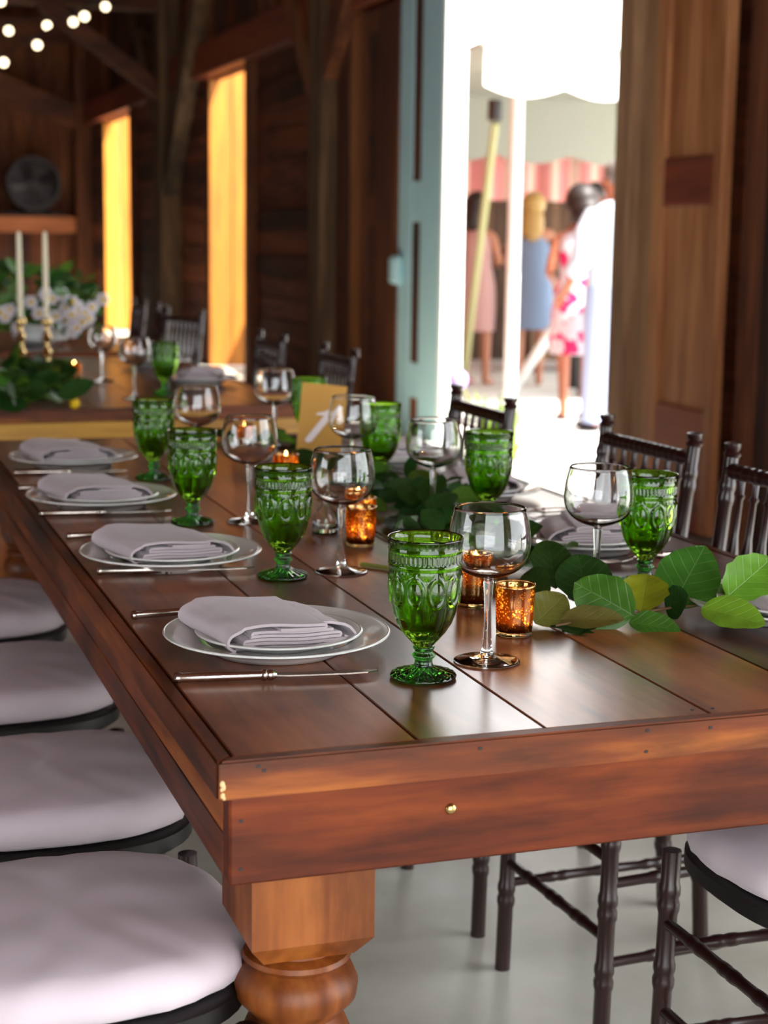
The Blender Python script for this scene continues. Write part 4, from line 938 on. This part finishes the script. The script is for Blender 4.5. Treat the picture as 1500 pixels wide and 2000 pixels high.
# number card
cdp = thing('number_card', 'gold table card with a slanted white numeral 1', 'card', (1.062, 3.585, Z0), 0)
W_, H_ = .103, .168
rc = Matrix.Rotation(-YAW, 4, 'Z') @ Matrix.Rotation(-.12, 4, 'X') @ Matrix.Rotation(.085, 4, 'Y')
def cardpt(x, z, y=0): return rc @ Vector((x, y, z+.010))
obj('card', MB().prism([cardpt(-W_/2, 0), cardpt(W_/2, 0), cardpt(W_/2, H_), cardpt(-W_/2, H_)], rc.to_3x3() @ Vector((0, .0012, 0))), M_GOLDCARD, cdp)
def cx_(px, py):                        # numeral drawn on the card face
    return (-W_/2+W_*(px-930)/320.0-.0*py, H_*(1010-py)/470.0)
one = [(-.036, .026), (-.030, .020), (-.020, .023), (.035, .106), (.030, .112), (.004, .094), (-.014, .089), (-.015, .085), (.003, .085)]
obj('numeral', MB().prism([cardpt(x+.002, z+.012, -.0003) for x, z in one], rc.to_3x3() @ Vector((0, -.0005, 0))), M_CARDWHITE, cdp)
obj('holder', MB().box((-.02, -.012, 0), (.02, .018, .010), .003), M_BRASS, cdp)

# ------------------------------------------------------------ leaves
def leaf(parent, base, tip, width, mat, face=None, cup=.12, bend=.08, rough=.02, name='leaf', teeth=0, nu=10, nv=20, th=0):
    base, tip = Vector(base), Vector(tip); ax = tip-base; Ln = ax.length; ax.normalize()
    face = Vector(face) if face else Vector((0, 0, 1))
    sd_ = ax.cross(face).normalized(); nr = sd_.cross(ax).normalized()
    ph = rnd.uniform(0, 6); me = bpy.data.meshes.new(name); V = []; F = []; UV = []
    for j in range(nv+1):
        v = j/nv; prof = (max(0, sin(pi*v**.92)))**.62*(1-.10*v)*1.04 if 0 < v < 1 else 0
        prof = max(prof, .012)
        for i in range(-nu//2, nu//2+1):
            u = i/(nu/2); k = 1+(rough*sin(v*26+ph+u*2))*(abs(u) > .9)+(teeth*sin(v*nv*pi) if abs(u) > .95 else 0)
            x = u*width/2*prof*k
            h = cup*width*(abs(u)**1.4)*prof*.5 - bend*Ln*(v*v)*1.0 + .018*width*sin(v*14+abs(u)*3+ph)*abs(u) + .02*width*sin(v*5+ph)
            V.append(tuple(base+ax*(Ln*v)+sd_*x+nr*h)); UV.append((u*prof, v))
    m = nu+1
    for j in range(nv):
        for i in range(nu): F.append((j*m+i, j*m+i+1, (j+1)*m+i+1, (j+1)*m+i))
    me.from_pydata(V, [], F); uvl = me.uv_layers.new(name='UVMap')
    for lp in me.loops: uvl.data[lp.index].uv = UV[lp.vertex_index]
    me.polygons.foreach_set('use_smooth', [True]*len(me.polygons)); me.materials.append(mat)
    o = bpy.data.objects.new(name, me); COL.objects.link(o); o.parent = parent
    if parent: o.location = (0, 0, 0)
    return o
gl = thing('leaf_garland', 'garland of big green lemon leaves lying along the middle of the near table', 'garland', (1.0, 2.0, Z0))
G = Vector(gl.location)
def towards(z=0): return (EYE-Vector((1.05, 2.0, .8))).normalized()+Vector((0, 0, z))
def pleaf(b, zb, t, zt, w, mat, face, **k):          # pixel + height of base and tip
    return leaf(gl, at(b[0], b[1], zb)-G, at(t[0], t[1], zt)-G, w, mat, face, **k)
V_ = towards(0)
pleaf((1312, 1187), .775, (1378, 1066), .845, .090, M_LEAFM, V_+Vector((-.1, 0, .1)), cup=.08, bend=.02)
pleaf((1420, 1168), .800, (1512, 1086), .845, .066, M_LEAFL, V_+Vector((0, 0, .3)), cup=.2, rough=.05, bend=.03)
pleaf((1370, 1188), .802, (1492, 1211), .800, .052, M_LEAFL, V_+Vector((0, 0, .9)), cup=.25, bend=.10)
pleaf((1252, 1196), .778, (1266, 1114), .822, .066, M_LEAFY, V_+Vector((0, 0, .35)), cup=.3, rough=.05)
pleaf((1238, 1203), .778, (1121, 1140), .815, .082, M_LEAFM, V_+Vector((0, 0, .5)), cup=-.2, bend=-.05)
pleaf((1205, 1204), .776, (1150, 1150), .798, .070, M_LEAFM, V_+Vector((0, 0, .9)), cup=.1)
pleaf((1150, 1180), .775, (1128, 1078), .835, .080, M_LEAFD, V_+Vector((.1, 0, .2)), cup=.2, bend=.04)
pleaf((1085, 1150), .785, (1070, 1046), .845, .062, M_LEAFD, V_+Vector((.2, 0, .1)), cup=.25, bend=.08)
pleaf((1052, 1192), .772, (1035, 1100), .820, .055, M_LEAFD, V_+Vector((-.3, 0, .2)), cup=.2)
pleaf((1045, 1218), .7645, (1104, 1160), .800, .058, M_LEAFB, V_+Vector((0, 0, .4)), cup=.2)
pleaf((1094, 1210), .770, (1218, 1207), .782, .036, M_LEAFB, V_+Vector((0, 0, .7)), cup=.35, bend=.03)
pleaf((1228, 1216), .768, (1330, 1226), .766, .042, M_LEAFM, V_+Vector((0, 0, 1.1)), cup=.25)
pleaf((1076, 1222), .764, (1168, 1238), .763, .040, M_LEAFD, (0, 0, 1), cup=.1)
pleaf((1300, 1190), .772, (1340, 1160), .80, .05, M_LEAFD, V_+Vector((0, 0, .6)))
pleaf((1180, 1205), .768, (1100, 1235), .764, .045, M_LEAFD, (0, 0, 1))
pleaf((1400, 1180), .775, (1450, 1150), .79, .05, M_LEAFM, V_+Vector((0, 0, .6)))
def pstem(pts, r, m=M_STEM): obj('stem', MB().tube([at(a, b, z)-G for a, b, z in pts], r, 7), m, gl, True)
pstem([(1085, 1222, .766), (1140, 1212, .77), (1205, 1204, .775), (1255, 1196, .777), (1310, 1187, .776), (1370, 1182, .778), (1460, 1172, .785)], [.0016, .002, .002, .0018, .0018, .0016, .0012])
pstem([(705, 1102, .764), (735, 1106, .764), (762, 1110, .764), (800, 1112, .765)], .0036, M_GSTEM)
pstem([(760, 1052, .765), (700, 1018, .765), (655, 985, .766), (620, 975, .768)], .0022)
pstem([(1020, 1170, .768), (960, 1090, .77), (900, 1030, .775), (840, 1000, .775), (760, 975, .772), (700, 955, .77)], .0022)
# darker middle run of the garland
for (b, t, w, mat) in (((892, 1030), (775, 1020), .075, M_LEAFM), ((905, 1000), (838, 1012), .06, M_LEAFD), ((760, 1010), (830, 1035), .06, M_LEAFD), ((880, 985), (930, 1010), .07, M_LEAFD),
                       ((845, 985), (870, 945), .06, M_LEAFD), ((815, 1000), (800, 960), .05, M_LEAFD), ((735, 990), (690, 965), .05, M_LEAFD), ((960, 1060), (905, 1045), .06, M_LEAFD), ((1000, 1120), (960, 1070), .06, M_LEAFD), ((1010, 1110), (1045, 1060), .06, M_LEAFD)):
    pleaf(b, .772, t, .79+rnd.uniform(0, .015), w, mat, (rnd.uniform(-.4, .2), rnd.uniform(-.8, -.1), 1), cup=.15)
for i in range(46):                                    # the tangle behind the single votive
    px, py = rnd.uniform(735, 915), rnd.uniform(950, 1035)
    if py > 1000 and px < 770: continue
    b = at(px, py, .770+rnd.uniform(0, .03)); a = rnd.uniform(0, 2*pi); ln = rnd.uniform(.05, .085)
    d = Vector((cos(a), sin(a)*.7, rnd.uniform(-.1, .6)))*ln
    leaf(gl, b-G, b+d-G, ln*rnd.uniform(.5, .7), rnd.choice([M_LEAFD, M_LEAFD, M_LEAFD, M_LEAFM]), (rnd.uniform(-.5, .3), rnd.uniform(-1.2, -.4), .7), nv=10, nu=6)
pleaf((795, 935), .79, (806, 893), .85, .028, M_LEAFD, V_)
path = [Vector((1.0, 2.25, 0)), Vector((1.05, 2.60, 0)), Vector((1.06, 2.95, 0)), Vector((1.03, 3.3, 0)), Vector((1.0, 3.75, 0)), Vector((.97, 4.05, 0))]
for i in range(78):
    q = rnd.random()*(len(path)-1.001); k = int(q); c = path[k].lerp(path[k+1], q-k)
    c = c+Vector((rnd.gauss(0, .045), 0, .770+abs(rnd.gauss(0, .014)))); a = rnd.uniform(0, 2*pi); ln = rnd.uniform(.055, .09)
    d = Vector((cos(a), sin(a), rnd.uniform(-.05, .35)))*ln
    leaf(gl, c-G, c+d-G, ln*rnd.uniform(.5, .7), rnd.choice([M_LEAFD, M_LEAFD, M_LEAFM]), (rnd.uniform(-.5, .5), rnd.uniform(-.7, .3), 1), nv=8, nu=6)
# second table greenery with candles
g2 = thing('greenery_runner', 'blurred green leaf runner on the second table around the candlesticks', 'greenery', (.6, 5.4, Z0))
G2 = Vector(g2.location)
for i in range(120):
    px, py = rnd.uniform(-60, 130), rnd.uniform(715, 785); 
    if px > 60 and py < 700+(px-60)*.5: continue
    c = at(px, py, .775+rnd.uniform(0, .05)); a = rnd.uniform(0, 2*pi); ln = rnd.uniform(.07, .12)
    leaf(g2, c-G2, c+Vector((cos(a)*ln, sin(a)*ln*.5, rnd.uniform(-.01, .06)))-G2, ln*.6, rnd.choice([M_LEAFD, M_LEAFD, M_LEAFM]), (rnd.uniform(-.5, .5), rnd.uniform(-1, 0), .6), nv=6, nu=4)
leaf(g2, at(75, 770, .775)-G2, at(108, 705, .86)-G2, .075, M_LEAFL, V_, nv=8, nu=6); leaf(g2, at(95, 770, .775)-G2, at(85, 680, .88)-G2, .06, M_LEAFM, V_, nv=8, nu=6)
leaf(g2, at(20, 770, .775)-G2, at(10, 640, .93)-G2, .09, M_LEAFM, V_, nv=8, nu=6); leaf(g2, at(60, 760, .775)-G2, at(90, 650, .9)-G2, .07, M_LEAFM, V_, nv=8, nu=6)
obj('yellow_glint', MB().ball(tuple(at(146, 788, .776)-G2), .016, 8, 6), M_YELLOW, g2, 'all')  # yellow ball painted in place of a small reflected glow
def make_candlestick(label):
    c = thing('candlestick', label, 'candlestick', (0, 0, 0), 0, 'tall taper candlesticks')
    obj('stick', MB().lathe([(.0001, 0), (.040, 0), (.042, .006), (.030, .012), (.012, .020), (.010, .035), (.018, .045), (.020, .055), (.010, .068), (.009, .09), (.017, .10), (.019, .115), (.010, .128), (.009, .15), (.018, .158), (.021, .172), (.016, .185), (.0001, .185)], 24), M_BRASS, c, True)
    obj('taper', MB().lathe([(.0001, .18), (.011, .18), (.0105, .34), (.009, .50), (.006, .512), (.0001, .516)], 18), M_TAPER, c, True)
    obj('wick', MB().tube([(0, 0, .514), (.001, 0, .526)], .001, 5), M_WICK, c)
    return c
cs = make_candlestick('left of the two tall ivory tapers in brass candlesticks'); cs.location = (.726, 6.49, Z0)
copy_tree(cs, (.822, 6.47, Z0), 0, 'right of the two tall ivory tapers in brass candlesticks')
# flower arrangement on the farthest table
fa = thing('flower_arrangement', 'big blurred arrangement of white blossoms and green leaves on the farthest table', 'flowers', (.95, 7.7, Z0))
F0 = Vector(fa.location)
for i in range(230):
    c = Vector((rnd.uniform(-.36, .25), rnd.uniform(-.22, .3), 0)); h = max(.05, .36-.35*abs(c.x+.02)**1.2-.3*c.y*c.y)*rnd.uniform(.2, 1.05); c.z = h
    a = rnd.uniform(0, 2*pi); ln = rnd.uniform(.06, .12)
    leaf(fa, c, c+Vector((cos(a)*ln, sin(a)*ln, rnd.uniform(-.04, .07))), ln*.5, rnd.choice([M_LEAFD, M_LEAFD, M_LEAFM, M_LEAFM]), (rnd.uniform(-.5, .5), -1, rnd.uniform(0, 1)), nv=5, nu=4)
bl = []
for px, py in ((88, 575), (100, 583), (128, 600), (140, 590), (152, 600), (138, 615), (150, 622), (165, 612), (160, 628), (172, 622), (148, 640), (140, 648), (108, 618), (18, 605), (10, 618), (60, 590), (75, 612), (120, 575), (200, 585), (35, 640), (90, 640), (150, 610), (128, 625), (0, 610), (178, 600)):
    y = 7.46+rnd.uniform(-.05, .05); c = aty(px, py, y)-F0; mb = MB()
    for k in range(6):
        a = k*pi/3; d = Vector((cos(a), -.3, sin(a)))*.026
        mb.ball(tuple(c+d*.8), .012, 6, 4, (1, .6, 1))
    o = obj('blossom', mb, M_PETAL, fa, 'all'); obj('flower_centre', MB().ball(tuple(c+Vector((0, -.02, 0))), .010, 6, 4), M_YELLOW, o, 'all')
obj('bowl_vase', MB().lathe([(.0001, 0), (.06, 0), (.12, .03), (.14, .08), (.13, .10), (.0001, .09)], 24), M_WHITE, fa, True)
